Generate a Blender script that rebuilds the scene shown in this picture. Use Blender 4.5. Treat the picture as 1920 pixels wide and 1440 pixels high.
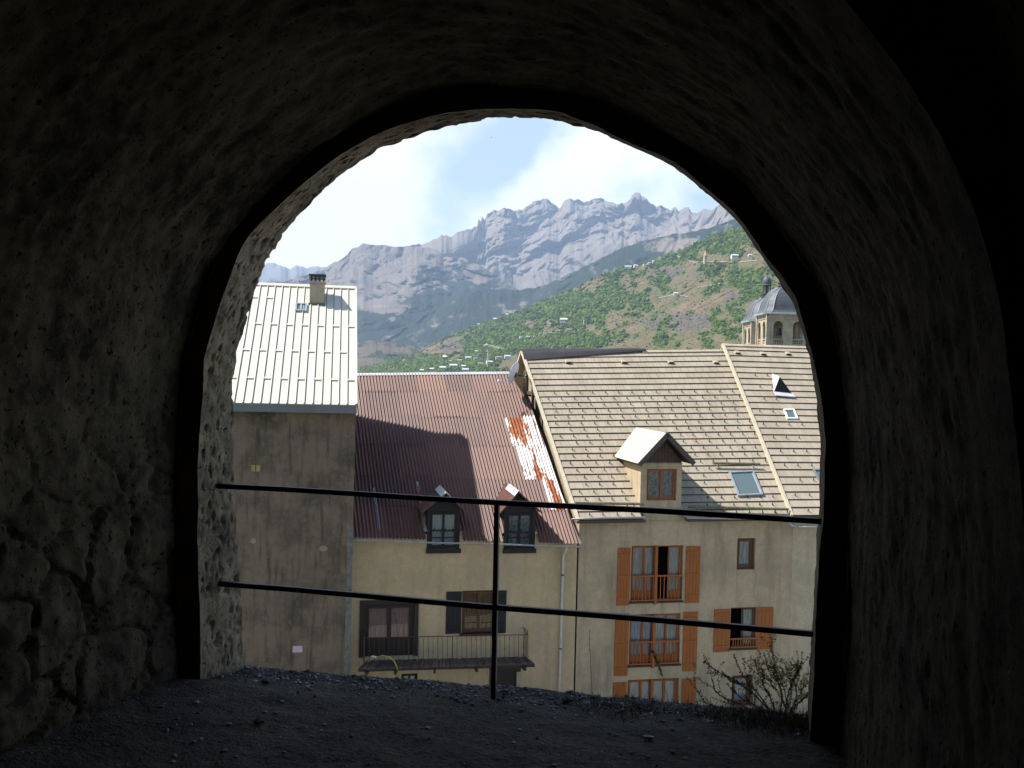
import bpy, math, random
import numpy as np
from mathutils import Vector, Matrix, noise as mn
R = math.radians
random.seed(7)
scene = bpy.context.scene
col = scene.collection
for o in list(bpy.data.objects): bpy.data.objects.remove(o)

# ------------------------------------------------------------------ camera
FPX = 1850.0
CAM = Vector((0, 0, 1.71))
camd = bpy.data.cameras.new('camera'); cam = bpy.data.objects.new('camera', camd); col.objects.link(cam)
camd.sensor_width = 36; camd.lens = FPX/1920*36; camd.clip_end = 60000; camd.clip_start = 0.05
CR = (Matrix.Rotation(R(90-0.68), 3, 'X') @ Matrix.Rotation(R(1.43), 3, 'Z'))
cam.matrix_world = Matrix.Translation(CAM) @ CR.to_4x4()
scene.camera = cam

# ------------------------------------------------------------------ light
L_SUN = Vector((-0.612, 0.045, 0.789)).normalized()
EXPOSURE = 0.95
w = bpy.data.worlds.new('World'); scene.world = w; w.use_nodes = True
nt = w.node_tree; nt.nodes.clear()
def wn(t, **k):
    n = nt.nodes.new(t)
    for a, b in k.items(): setattr(n, a, b)
    return n
out = wn('ShaderNodeOutputWorld'); bg = wn('ShaderNodeBackground'); bg.inputs['Strength'].default_value = 0.098
sky = wn('ShaderNodeTexSky', sky_type='NISHITA', sun_disc=False, altitude=1300, air_density=1.0, dust_density=2.2, ozone_density=.8)
sky.sun_elevation = math.asin(L_SUN.z); sky.sun_rotation = math.atan2(L_SUN.x, L_SUN.y)
tc = wn('ShaderNodeTexCoord')
def wmath(op, a, b=None, c=None, clamp=False):
    n = wn('ShaderNodeMath', operation=op, use_clamp=clamp)
    for i, v in enumerate((a, b, c)):
        if v is None: continue
        if isinstance(v, (int, float)): n.inputs[i].default_value = v
        else: nt.links.new(v, n.inputs[i])
    return n.outputs[0]
def ray(px, py):
    d = CR @ Vector(((px-960)/FPX, (720-py)/FPX, -1)); return d.normalized()
def near_dir(px, py, rad, stretch=1.0):      # 1 at the direction, 0 beyond rad (unit-sphere distance)
    d = ray(px, py)
    s = wn('ShaderNodeVectorMath', operation='SUBTRACT'); nt.links.new(warp, s.inputs[0]); s.inputs[1].default_value = d
    m = wn('ShaderNodeVectorMath', operation='MULTIPLY'); nt.links.new(s.outputs[0], m.inputs[0]); m.inputs[1].default_value = (1, 1, stretch)
    l = wn('ShaderNodeVectorMath', operation='LENGTH'); nt.links.new(m.outputs[0], l.inputs[0])
    mr = wn('ShaderNodeMapRange', interpolation_type='SMOOTHSTEP')
    nt.links.new(l.outputs['Value'], mr.inputs['Value']); mr.inputs['From Min'].default_value = 0; mr.inputs['From Max'].default_value = rad
    mr.inputs['To Min'].default_value = 1; mr.inputs['To Max'].default_value = 0
    return mr.outputs[0]
n0 = wn('ShaderNodeTexNoise'); n0.inputs['Scale'].default_value = 5; n0.inputs['Detail'].default_value = 5; nt.links.new(tc.outputs['Generated'], n0.inputs['Vector'])
wsub = wn('ShaderNodeVectorMath', operation='SUBTRACT'); nt.links.new(n0.outputs['Color'], wsub.inputs[0]); wsub.inputs[1].default_value = (.5, .5, .5)
wmul = wn('ShaderNodeVectorMath', operation='SCALE'); nt.links.new(wsub.outputs[0], wmul.inputs[0]); wmul.inputs['Scale'].default_value = 0.34
wadd = wn('ShaderNodeVectorMath', operation='ADD'); nt.links.new(tc.outputs['Generated'], wadd.inputs[0]); nt.links.new(wmul.outputs[0], wadd.inputs[1])
warp = wadd.outputs[0]
mp = wn('ShaderNodeMapping'); mp.inputs['Scale'].default_value = (1, 1, 2.6); nt.links.new(tc.outputs['Generated'], mp.inputs['Vector'])
n1 = wn('ShaderNodeTexNoise'); n1.inputs['Scale'].default_value = 3.2; n1.inputs['Detail'].default_value = 8; n1.inputs['Roughness'].default_value = .58
nt.links.new(mp.outputs[0], n1.inputs['Vector'])
cov = wmath('MULTIPLY_ADD', n1.outputs['Fac'], 2.2, 0.22)
cov = wmath('SUBTRACT', cov, wmath('MULTIPLY', near_dir(925, 278, .165, 1.35), 1.6))
cov = wmath('SUBTRACT', cov, wmath('MULTIPLY', near_dir(1000, 255, .07, 1.3), 0.6))
cov = wmath('SUBTRACT', cov, wmath('MULTIPLY', near_dir(1340, 340, .11, 1.0), 1.5))
cov = wmath('SUBTRACT', cov, wmath('MULTIPLY', near_dir(740, 425, .035, 2.2), 0.45))
cov = wmath('MULTIPLY', wmath('MAXIMUM', wmath('MINIMUM', cov, 1), .22), .95)
sx_ = wn('ShaderNodeSeparateXYZ'); nt.links.new(tc.outputs['Generated'], sx_.inputs[0])     # clouds thinned overhead and to the rear, out of view, to cut fill light
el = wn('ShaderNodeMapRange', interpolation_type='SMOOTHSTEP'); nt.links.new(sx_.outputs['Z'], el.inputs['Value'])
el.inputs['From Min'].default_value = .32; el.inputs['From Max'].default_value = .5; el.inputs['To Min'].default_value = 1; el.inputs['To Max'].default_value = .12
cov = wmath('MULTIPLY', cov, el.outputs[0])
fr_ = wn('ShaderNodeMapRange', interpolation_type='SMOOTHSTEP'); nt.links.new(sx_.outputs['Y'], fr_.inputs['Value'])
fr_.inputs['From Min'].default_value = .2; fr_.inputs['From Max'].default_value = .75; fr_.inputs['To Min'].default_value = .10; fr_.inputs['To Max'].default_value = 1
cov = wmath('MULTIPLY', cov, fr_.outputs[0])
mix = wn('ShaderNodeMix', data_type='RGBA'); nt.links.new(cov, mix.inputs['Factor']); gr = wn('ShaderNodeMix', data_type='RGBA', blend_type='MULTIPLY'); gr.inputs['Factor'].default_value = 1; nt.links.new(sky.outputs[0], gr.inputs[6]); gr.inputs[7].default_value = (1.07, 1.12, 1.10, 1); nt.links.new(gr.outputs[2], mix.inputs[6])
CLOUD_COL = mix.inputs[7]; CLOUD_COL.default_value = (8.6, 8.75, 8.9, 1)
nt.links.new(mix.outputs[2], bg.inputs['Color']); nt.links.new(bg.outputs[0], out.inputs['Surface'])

sd = bpy.data.lights.new('sun', 'SUN'); so = bpy.data.objects.new('sun', sd); col.objects.link(so)
sd.energy = 5.0; sd.angle = R(.5); sd.color = (1, .95, .87)
so.rotation_euler = L_SUN.to_track_quat('Z', 'Y').to_euler(); so.location = (0, -5, 30)
scene.view_settings.view_transform = 'Standard'; scene.view_settings.look = 'None'
scene.view_settings.gamma = 1; scene.view_settings.exposure = EXPOSURE
scene.render.engine = 'CYCLES'
scene.cycles.max_bounces = 10; scene.cycles.diffuse_bounces = 6; scene.cycles.transparent_max_bounces = 12
scene.cycles.volume_bounces = 0

# ------------------------------------------------------------------ helpers
def P(px, py, Y):
    d = ray(px, py); return CAM + d*(Y/d.y)
class Frame:
    def __init__(s, o, H):
        s.o = Vector(o); s.H = H; c, k = math.cos(H), math.sin(H)
        s.u = Vector((c, k, 0)); s.n = Vector((-k, c, 0))
    def l(s, p):
        d = p - s.o; return Vector((d.dot(s.u), d.dot(s.n), d.z))
    def wv(s, a, b=None, z=None):
        if b is None: a, b, z = a
        return s.o + s.u*a + s.n*b + Vector((0, 0, z))
    def hit(s, px, py, b=0.0):
        d = ray(px, py); t = (b - (CAM-s.o).dot(s.n))/d.dot(s.n); return s.l(CAM + d*t)
    def hitp(s, px, py, p0, nn):
        d = ray(px, py); dl = Vector((d.dot(s.u), d.dot(s.n), d.z)); c = s.l(CAM)
        return c + dl*((p0-c).dot(nn)/dl.dot(nn))
    def rect(s, x0, y0, x1, y1, b=0.0):
        A = s.hit(x0, y0, b); B = s.hit(x1, y0, b); Cc = s.hit(x1, y1, b); D = s.hit(x0, y1, b)
        return ((A.x+D.x)/2, (C_(D, Cc)), (B.x+Cc.x)/2, C_(A, B))    # a0, z0, a1, z1
def C_(p, q): return (p.z+q.z)/2

def tag(o, label=None, cat=None, group=None, kind=None):
    if label: o['label'] = label
    if cat: o['category'] = cat
    if group: o['group'] = group
    if kind: o['kind'] = kind
    return o
def empty(name, loc=(0, 0, 0), rz=0.0, label=None, cat=None, group=None):
    o = bpy.data.objects.new(name, None); col.objects.link(o); o.location = loc; o.rotation_euler = (0, 0, rz)
    return tag(o, label, cat, group)
class MB:
    def __init__(s): s.v = []; s.f = []; s.m = []; s.t = []
    def vert(s, p): s.v.append(tuple(p)); return len(s.v)-1
    def face(s, pts, m=0, t=0.5):
        i = len(s.v); s.v += [tuple(p) for p in pts]; s.f.append(tuple(range(i, i+len(pts)))); s.m.append(m); s.t.append(t)
    def fi(s, idx, m=0, t=0.5): s.f.append(tuple(idx)); s.m.append(m); s.t.append(t)
    def hexa(s, p, m=0, t=0.5):          # p: 4 bottom + 4 top
        i = len(s.v); s.v += [tuple(q) for q in p]
        for f in ((3, 2, 1, 0), (4, 5, 6, 7), (0, 1, 5, 4), (1, 2, 6, 5), (2, 3, 7, 6), (3, 0, 4, 7)):
            s.f.append(tuple(i+k for k in f)); s.m.append(m); s.t.append(t)
    def box(s, x0, x1, y0, y1, z0, z1, m=0, t=0.5):
        s.hexa([(x0, y0, z0), (x1, y0, z0), (x1, y1, z0), (x0, y1, z0), (x0, y0, z1), (x1, y0, z1), (x1, y1, z1), (x0, y1, z1)], m, t)
    def obox(s, c, ex, ey, ez, m=0, t=0.5):   # centre and half-axis vectors
        c = Vector(c); q = []
        for k in (-1, 1):
            for (i, j) in ((-1, -1), (1, -1), (1, 1), (-1, 1)): q.append(c + ex*i + ey*j + ez*k)
        s.hexa(q, m, t)
    def bar(s, p, q, w, h, up=Vector((0, 0, 1)), m=0, t=0.5):
        p = Vector(p); q = Vector(q); d = (q-p); L = d.length; d.normalize()
        x = d.cross(up)
        if x.length < 1e-4: x = Vector((1, 0, 0))
        x.normalize(); y = x.cross(d); s.obox((p+q)/2, x*w/2, d*L/2, y*h/2, m, t)
    def tube(s, pts, r, n=8, m=0, cap=True, t=0.5):
        pts = [Vector(p) for p in pts]; rs = r if isinstance(r, (list, tuple)) else [r]*len(pts); rings = []
        for i, p in enumerate(pts):
            d = (pts[min(i+1, len(pts)-1)] - pts[max(i-1, 0)]).normalized()
            x = d.cross(Vector((0, 0, 1)))
            if x.length < .05: x = d.cross(Vector((0, 1, 0)))
            x.normalize(); y = d.cross(x); b = len(s.v)
            for k in range(n):
                a = 2*math.pi*k/n; s.v.append(tuple(p + x*(rs[i]*math.cos(a)) + y*(rs[i]*math.sin(a))))
            rings.append(b)
        for i in range(len(rings)-1):
            for k in range(n): s.fi((rings[i]+k, rings[i]+(k+1) % n, rings[i+1]+(k+1) % n, rings[i+1]+k), m, t)
        if cap: s.fi([rings[0]+k for k in range(n)][::-1], m, t); s.fi([rings[-1]+k for k in range(n)], m, t)
    def grid(s, rows, m=0, t=0.5, closed=False):
        b = len(s.v); nr = len(rows); nc = len(rows[0])
        for r in rows: s.v += [tuple(p) for p in r]
        for i in range(nr-1):
            for j in range(nc-1 if not closed else nc):
                k = (j+1) % nc; s.fi((b+i*nc+j, b+i*nc+k, b+(i+1)*nc+k, b+(i+1)*nc+j), m, t)
    def lathe(s, prof, c=(0, 0, 0), n=16, m=0, t=0.5):
        s.grid([[(c[0]+r*math.cos(2*math.pi*k/n), c[1]+r*math.sin(2*math.pi*k/n), c[2]+z) for k in range(n)] for r, z in prof], m, t, True)
    def build(s, name, mats, parent=None, smooth=False, bevel=0, loc=None, label=None):
        me = bpy.data.meshes.new(name); me.from_pydata(s.v, [], s.f); me.update()
        if not isinstance(mats, (list, tuple)): mats = [mats]
        for mm in mats: me.materials.append(mm)
        me.polygons.foreach_set('material_index', s.m)
        a = me.attributes.new('tone', 'FLOAT', 'FACE'); a.data.foreach_set('value', s.t)
        if smooth: me.polygons.foreach_set('use_smooth', [True]*len(s.f))
        o = bpy.data.objects.new(name, me); col.objects.link(o)
        if parent: o.parent = parent
        if loc: o.location = loc
        if label: o['label'] = label
        if bevel:
            bv = o.modifiers.new('bevel', 'BEVEL'); bv.width = bevel; bv.segments = 2; bv.limit_method = 'ANGLE'
        return o
def sub(label, **k): return k

# ------------------------------------------------------------------ materials
def lin(c): return tuple(((x/255)/12.92 if x/255 <= .04045 else ((x/255+.055)/1.055)**2.4) for x in c)
class Mt:
    def __init__(s, name, base=(.5, .5, .5), rough=.8, metal=0.0, spec=.5):
        s.m = bpy.data.materials.new(name); s.m.use_nodes = True; s.nt = s.m.node_tree; s.n = s.nt.nodes; s.L = s.nt.links.new
        s.b = s.n['Principled BSDF']; s.b.inputs['Base Color'].default_value = (*base, 1); s.b.inputs['Roughness'].default_value = rough
        s.b.inputs['Metallic'].default_value = metal; s.b.inputs['Specular IOR Level'].default_value = spec
        s.c = None; s.geo = None; s.h = None
    def co(s, scale=(1, 1, 1), obj=True, rot=(0, 0, 0)):
        t = s.n.new('ShaderNodeTexCoord'); mp = s.n.new('ShaderNodeMapping'); mp.inputs['Scale'].default_value = scale; mp.inputs['Rotation'].default_value = rot
        s.L(t.outputs['Object'], mp.inputs[0]); return mp.outputs[0]
    def noise(s, scale=5, detail=6, rough=.6, vs=(1, 1, 1), dist=0, rot=(0, 0, 0)):
        n = s.n.new('ShaderNodeTexNoise'); n.inputs['Scale'].default_value = scale; n.inputs['Detail'].default_value = detail
        n.inputs['Roughness'].default_value = rough; n.inputs['Distortion'].default_value = dist; s.L(s.co(vs, rot=rot), n.inputs['Vector']); return n.outputs['Fac']
    def vor(s, scale=5, vs=(1, 1, 1), feature='F1'):
        n = s.n.new('ShaderNodeTexVoronoi'); n.feature = feature; n.inputs['Scale'].default_value = scale; s.L(s.co(vs), n.inputs['Vector']); return n.outputs['Distance']
    def attr(s, name='tone'):
        n = s.n.new('ShaderNodeAttribute'); n.attribute_name = name; return n.outputs['Fac']
    def sep(s, obj=True):
        t = s.n.new('ShaderNodeTexCoord'); x = s.n.new('ShaderNodeSeparateXYZ'); s.L(t.outputs['Object'], x.inputs[0]); return x.outputs
    def math(s, op, a, b=None, c=None, clamp=False):
        n = s.n.new('ShaderNodeMath'); n.operation = op; n.use_clamp = clamp
        for i, v in enumerate((a, b, c)):
            if v is None: continue
            if isinstance(v, (int, float)): n.inputs[i].default_value = v
            else: s.L(v, n.inputs[i])
        return n.outputs[0]
    def ramp(s, f, lo, hi, a=0.0, b=1.0):
        n = s.n.new('ShaderNodeMapRange'); s.L(f, n.inputs['Value']); n.inputs['From Min'].default_value = lo; n.inputs['From Max'].default_value = hi
        n.inputs['To Min'].default_value = a; n.inputs['To Max'].default_value = b; return n.outputs[0]
    def mix(s, f, a, b, mode='MIX'):
        n = s.n.new('ShaderNodeMix'); n.data_type = 'RGBA'; n.blend_type = mode
        if isinstance(f, (int, float)): n.inputs['Factor'].default_value = f
        else: s.L(f, n.inputs['Factor'])
        for i, v in ((6, a), (7, b)):
            if isinstance(v, tuple): n.inputs[i].default_value = (*v[:3], 1)
            else: s.L(v, n.inputs[i])
        return n.outputs[2]
    def color(s, c): s.L(c, s.b.inputs['Base Color']); return s
    def rough(s, f): s.L(f, s.b.inputs['Roughness']); return s
    def bump(s, h, strength=.5, dist=.02):
        n = s.n.new('ShaderNodeBump'); n.inputs['Strength'].default_value = strength; n.inputs['Distance'].default_value = dist
        s.L(h, n.inputs['Height'])
        if s.h: s.L(s.h, n.inputs['Normal'])
        s.h = n.outputs[0]; s.L(s.h, s.b.inputs['Normal']); return s
M = {}
def simple(name, c, rough=.7, metal=0.0, var=.25, scale=6, bump=0.0):
    m = Mt(name, c, rough, metal)
    if var:
        f = m.noise(scale, 6, .65)
        m.color(m.mix(m.ramp(f, .3, .7), tuple(x*(1-var) for x in c), tuple(min(1, x*(1+var)) for x in c)))
    if bump: m.bump(m.noise(scale*8, 4, .6), bump, .01)
    M[name] = m.m; return m
simple('iron', (.012, .011, .014), .55, .3, .3, 30, .3)
simple('dark_wood', (.022, .012, .009), .6, 0, .4, 12, .3)
simple('black_wood', (.012, .009, .008), .7, 0, .3, 12, .2)
simple('brown_frame', (.10, .032, .012), .5, 0, .25, 15, .2)
simple('zinc', (.40, .43, .46), .45, .5, .2, 5, .1)
simple('pale_pipe', (.55, .53, .50), .6, 0, .15, 5, .05)
simple('dark_metal', (.06, .065, .07), .4, .6, .2, 5)
simple('fascia', (.17, .18, .18), .6, 0, .1, 4)
simple('lead', (.075, .082, .095), .6, .1, .25, 1.0, .1)
simple('dish_white', (.62, .64, .68), .5, 0, .08, 3)
simple('white_paint', (.78, .77, .73), .6, 0, .08, 5)
simple('gable_board', (.50, .44, .32), .7, 0, .15, 6, .2)
simple('sign_pink', (.55, .45, .50), .7, 0, .08, 9)
simple('tan_board', (.22, .15, .06), .7, 0, .3, 15)
# orange stained wood with plank grain
m = Mt('orange_wood', (.36, .10, .012), .55); f = m.noise(4, 8, .6, (6, 6, .5)); x = m.sep()
m.color(m.mix(m.ramp(f, .3, .7), (.25, .068, .005), (.38, .105, .008))); m.bump(f, .2, .01); M['orange'] = m.m
# glass
m = Mt('glass', (.02, .025, .03), .05); nt2 = m.nt; tr = m.n.new('ShaderNodeBsdfTransparent'); tr.inputs[0].default_value = (.85, .88, .88, 1)
gl = m.n.new('ShaderNodeBsdfGlossy'); gl.inputs['Roughness'].default_value = .03; ms = m.n.new('ShaderNodeMixShader')
lw = m.n.new('ShaderNodeFresnel'); lw.inputs['IOR'].default_value = 1.9; m.L(lw.outputs[0], ms.inputs[0]); m.L(tr.outputs[0], ms.inputs[1]); m.L(gl.outputs[0], ms.inputs[2])
bn = m.n.new('ShaderNodeBump'); bn.inputs['Strength'].default_value = .08; m.L(m.noise(2.5, 3, .5), bn.inputs['Height']); m.L(bn.outputs[0], gl.inputs['Normal'])
m.L(ms.outputs[0], m.n['Material Output'].inputs['Surface']); M['glass'] = m.m
m = Mt('skyglass', (.11, .155, .16), .04, 0, 1.0); m.bump(m.noise(1.5, 3, .5), .05, .05); M['skyglass'] = m.m  # base colour lightened to stand for the pale sky it reflects
def curtain(name, c0, c1, lace=False):
    m = Mt(name, c1, .9); f = m.noise(3, 4, .6, (9, 9, .6)); k = m.ramp(f, .35, .65)
    if lace: k = m.math('MULTIPLY', k, m.ramp(m.vor(34), .12, .4, .55, 1))
    m.color(m.mix(k, c0, c1)); m.bump(f, .6, .03); M[name] = m.m
curtain('lace', (.30, .30, .31), (.85, .85, .83), True)
curtain('voile', (.55, .55, .56), (.85, .85, .84))
curtain('blue_curtain', (.26, .32, .46), (.66, .72, .85), True)
curtain('pink_curtain', (.66, .42, .36), (.85, .58, .50))
curtain('amber_curtain', (.26, .13, .025), (.58, .34, .08))
curtain('white_curtain', (.80, .80, .79), (.88, .88, .87))
simple('clutter', (.3, .32, .33), .5, 0, .9, 9)
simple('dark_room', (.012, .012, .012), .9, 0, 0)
# renders
def render_mat(name, c, stain, s_amt=.6, sc=1.0, streak=.5, blotch=None):
    m = Mt(name, c, .92, 0, .2)
    a = m.noise(.45*sc, 7, .62); b = m.noise(1.1*sc, 7, .65, (2.2, 2.2, .28)); g = m.noise(22, 5, .65); d = m.noise(5, 6, .7)
    cc = m.mix(m.ramp(d, .25, .75), tuple(x*.84 for x in c), tuple(x*1.14 for x in c))
    cc = m.mix(m.ramp(a, .46, .70, 0, s_amt), cc, stain)
    cc = m.mix(m.ramp(b, .50, .75, 0, streak), cc, tuple(x*.7 for x in stain))
    if blotch: cc = m.mix(m.ramp(m.noise(.9*sc, 8, .7), .56, .64, 0, .7), cc, blotch)
    cc = m.mix(m.ramp(g, .3, .7, .75, 1.0), (0, 0, 0), cc)
    m.color(cc); m.bump(m.noise(14, 8, .7), .45, .02); m.bump(m.noise(1.7, 5, .6), .3, .06); M[name] = m.m; return m
render_mat('ochre_render', (.63, .475, .285), (.45, .345, .215), .7, 1, .45, (.50, .42, .30))
render_mat('beige_render', (.55, .435, .28), (.30, .245, .165), .8, 1, .75)
render_mat('pale_render', (.60, .50, .34), (.34, .30, .21), .5, 1, .4)
# ------------------------------------------------------------------ vault
HT = R(-13.5); FT = Frame((0, 0, 0), HT); W0, W1 = 4.86, 5.24
OUT = [(340,1330),(334,1150),(330,1000),(333,850),(342,715),(355,640),(385,535),(415,475),(465,410),(550,320),(640,255),(740,197),(850,170),(960,165),(1035,172),(1110,187),(1185,215),(1260,255),(1335,305),(1385,340),(1425,385),(1460,425),(1500,480),(1535,540),(1560,600),(1575,665),(1581,720),(1590,820),(1594,920),(1591,1030),(1587,1180),(1580,1320),(1573,1470)]
NEAR = [(378,1330),(374,1150),(372,1000),(372,850),(382,715),(387,665),(405,600),(430,525),(462,450),(540,370),(600,320),(675,270),(750,235),(850,211),(960,205),(1035,209),(1110,232),(1185,268),(1260,303),(1310,342),(1360,383),(1400,424),(1435,479),(1465,520),(1490,560),(1505,600),(1520,648),(1534,720),(1544,800),(1545,910),(1539,1010),(1531,1150),(1523,1300),(1517,1460)]
FARL = [(457,1300),(452,1130),(443,1000),(438,850),(437,740),(441,690),(450,640),(468,580),(490,512),(535,432),(590,374),(650,320),(730,270),(835,238),(960,219),(1040,226),(1108,241),(1182,274),(1256,309),(1306,348),(1355,389),(1395,430),(1430,485),(1460,526),(1485,566),(1499,606),(1514,654),(1527,724),(1537,804),(1538,910),(1532,1010),(1524,1150),(1516,1300),(1510,1460)]
def resamp(pts, N):
    pts = [Vector((p[0], p[1])) for p in pts]; d = [0]
    for a, b in zip(pts, pts[1:]): d.append(d[-1] + (b-a).length)
    res = []; j = 0
    for i in range(N):
        t = d[-1]*i/(N-1)
        while j < len(d)-2 and d[j+1] < t: j += 1
        k = (t-d[j])/(d[j+1]-d[j]) if d[j+1] > d[j] else 0
        # catmull-rom
        p0, p1, p2, p3 = pts[max(j-1, 0)], pts[j], pts[j+1], pts[min(j+2, len(pts)-1)]
        q = ((2*p1) + (p2-p0)*k + (2*p0-5*p1+4*p2-p3)*k*k + (3*p1-p0-3*p2+p3)*k**3)*.5
        res.append(q)
    return res
def prof(pix, w):
    return [(h.x, h.z) for h in (FT.hit(x, y, w) for x, y in pix)]
near = resamp(prof(NEAR, W0), 420)
# far edge: traced on the left up to the crown, straight extrusion of the near edge on the right
fl = resamp(prof(FARL, W1), 440)
def ang(p): return math.atan2(p[1]-1.55, p[0]+1.3)
def outat(lst, a):   # point on polyline lst at polar angle a around (-.1,1.55)
    best = min(range(len(lst)-1), key=lambda i: abs((ang(lst[i])-a+math.pi) % (2*math.pi)-math.pi)); return lst[best]
far = []
for i, p in enumerate(near):
    p = Vector(p)
    if True:
        # match by height on the jamb, by angle on the arch
        if p[1] < 1.6: q = min(fl[:150] if p[0] < -1.3 else fl[-150:], key=lambda g: abs(g[1]-p[1]))
        else: q = outat(fl, ang(p))
        far.append(Vector((q[0], p[1] if p[1] < 1.6 else q[1])))
    else: far.append(p.copy())
for _ in range(6): far = [far[0]] + [(far[i-1]+far[i]*2+far[i+1])/4 for i in range(1, len(far)-1)] + [far[-1]]
outer = resamp(prof(OUT, W0), 420)
NV = 420
vault = empty('stone_vault', (0, 0, 0), HT, 'dark plastered stone vault whose arched opening frames the town', 'vault')
# materials
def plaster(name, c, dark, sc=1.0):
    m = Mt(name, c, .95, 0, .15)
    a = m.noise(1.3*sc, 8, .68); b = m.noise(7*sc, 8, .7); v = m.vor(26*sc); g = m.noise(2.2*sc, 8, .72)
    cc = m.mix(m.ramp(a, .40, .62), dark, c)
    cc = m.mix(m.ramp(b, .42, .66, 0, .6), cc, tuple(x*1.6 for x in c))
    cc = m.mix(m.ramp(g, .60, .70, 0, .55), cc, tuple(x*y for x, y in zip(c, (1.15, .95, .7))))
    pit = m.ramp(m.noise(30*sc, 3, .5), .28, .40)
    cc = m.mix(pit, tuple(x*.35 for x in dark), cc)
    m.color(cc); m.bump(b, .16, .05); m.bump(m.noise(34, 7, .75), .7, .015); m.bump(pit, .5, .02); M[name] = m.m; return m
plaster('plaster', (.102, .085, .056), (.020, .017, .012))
plaster('tuff', (.30, .25, .175), (.13, .11, .08), 1.3)
simple('ring_stone', (.16, .088, .060), .95, 0, .45, 5, .5)
simple('outer_wall', (.30, .27, .21), .95, 0, .3, 2, .5)
def fbm(p, o=5): return mn.fractal(p, .75, 2.05, o)
# lining
mb = MB(); rows = []; NW = 130; cen = Vector((-1.3, 1.4))
outer_e = [Vector(p) for p in outer]
nrm = []
for i in range(NV):
    t = (outer_e[min(i+1, NV-1)] - outer_e[max(i-1, 0)]).normalized(); nn = Vector((t.y, -t.x))
    if nn.dot(cen-outer_e[i]) < 0: nn = -nn
    nrm.append(nn)
WN = 2.15
for j in range(NW):
    wv = W0 - (W0-WN)*(j/(NW-1))**1.15; row = []
    for i in range(NV):
        p = outer_e[i]; n_ = nrm[i]; q = Vector((p.x, wv, p.y))
        grow = 0.03*(W0-wv)
        d = .018*fbm(Vector((q.x*1.6, q.y*1.1, q.z*1.6)), 6) + .005*fbm(q*9, 4)
        # tooling strokes running round the vault
        d += .006*fbm(Vector((q.y*5, (i/NV)*70 + q.y*9, 3)), 3) + .004*fbm(q*22, 3) + .009*fbm(Vector((wv*11+.6*mn.noise(q*2), i/NV*16, 7)), 4) + .010*abs(mn.noise(Vector((wv*5, i/NV*11, 2))))
        if i < 190:           # rubble left of the opening, worn towards the floor
            low = max(0, min(1, (1.75-q.z)/1.1))
            vd, vp = mn.voronoi(Vector((q.y*2.6+.5*mn.noise(q*2), q.z*3.4+.5*mn.noise(q*2+Vector((5, 5, 5))), 1.3)), distance_metric='DISTANCE')
            e = vd[1]-vd[0]; d -= low*(.050*max(0, 1-e/.06) - .012*mn.noise(vp[0]*9)) 
            d += low*(.012*fbm(q*3.3, 4)+.010*fbm(q*14, 4))
        edge = min(1, j/5)*min(1, (NW-1-j)/14); d *= (.15+.85*edge)
        row.append((p.x - n_.x*grow + n_.x*d, wv, p.y - n_.y*grow + n_.y*d))
    rows.append(row)
mb.grid(rows, 0)
lin_end = rows[-1]
# step out into the wider passage behind the camera, closed at its far end
prev = lin_end
big = []
for (x, y, z) in lin_end:
    big.append((-1.3+(x+1.3)*1.06, y+.02, 1.2+(z-1.2)*1.06 if z > 1.2 else z))
mb.grid([lin_end, big], 0)
st = [big]
for k in range(1, 24): st.append([(x + .05*mn.noise(Vector((x, k*.4, z))*1.4), WN - k*.27, z + .04*mn.noise(Vector((z, k*.4, x))*1.7)) for x, y, z in big])
mb.grid(st, 0)
b = len(mb.v); mb.v += st[-1]; mb.fi(list(range(b, b+NV)))
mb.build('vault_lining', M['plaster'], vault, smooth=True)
# dark ring of dressed stone round the opening
mb = MB(); rows = []
for k in range(14):
    t = k/13; row = []
    for i in range(NV):
        p = Vector(outer_e[i])*(1-t) + Vector(near[i])*t; q = Vector((p.x, 0, p.y))
        rr = .010*fbm(q*4+Vector((3, 0, 0)), 4)
        row.append((p.x + rr*(1 if k < 13 else .6), W0 - .004 + .02*mn.noise(q*2.0+Vector((9, 9, 9))) + (0.03 if k == 0 else 0), p.y + rr))
    rows.append(row)
mb.grid(rows); mb.build('arch_ring', M['ring_stone'], vault, smooth=True)
ring_in = rows[-1]
# reveal
mb = MB(); rows = []
for k in range(44):
    t = k/43; row = []
    for i in range(NV):
        a = Vector(ring_in[i]); f = far[i]; p = a*(1-t) + Vector((f.x, W1, f.y))*t
        q = p*1.0; n_ = nrm[i]
        d = .014*fbm(q*5, 5)
        d *= .35+.65*(p.x < -.9); ho = mn.noise(q*27 + Vector((2, 7, 1))); d -= .085*max(0, ho-.24)*(.15+.85*(p.x < -.9)); ho = mn.noise(q*11 + Vector((2, 1, 1))); d -= .05*max(0, ho-.46)*(p.x < -.9)
        if (k == 43): d += .010*fbm(q*11, 3) 
        d *= min(1, t*6)
        row.append((p.x + n_.x*d, p.y, p.z + n_.y*d))
    rows.append(row)
mb.grid(rows); mb.build('reveal', M['tuff'], vault, smooth=True)
edge = rows[-1]
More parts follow.
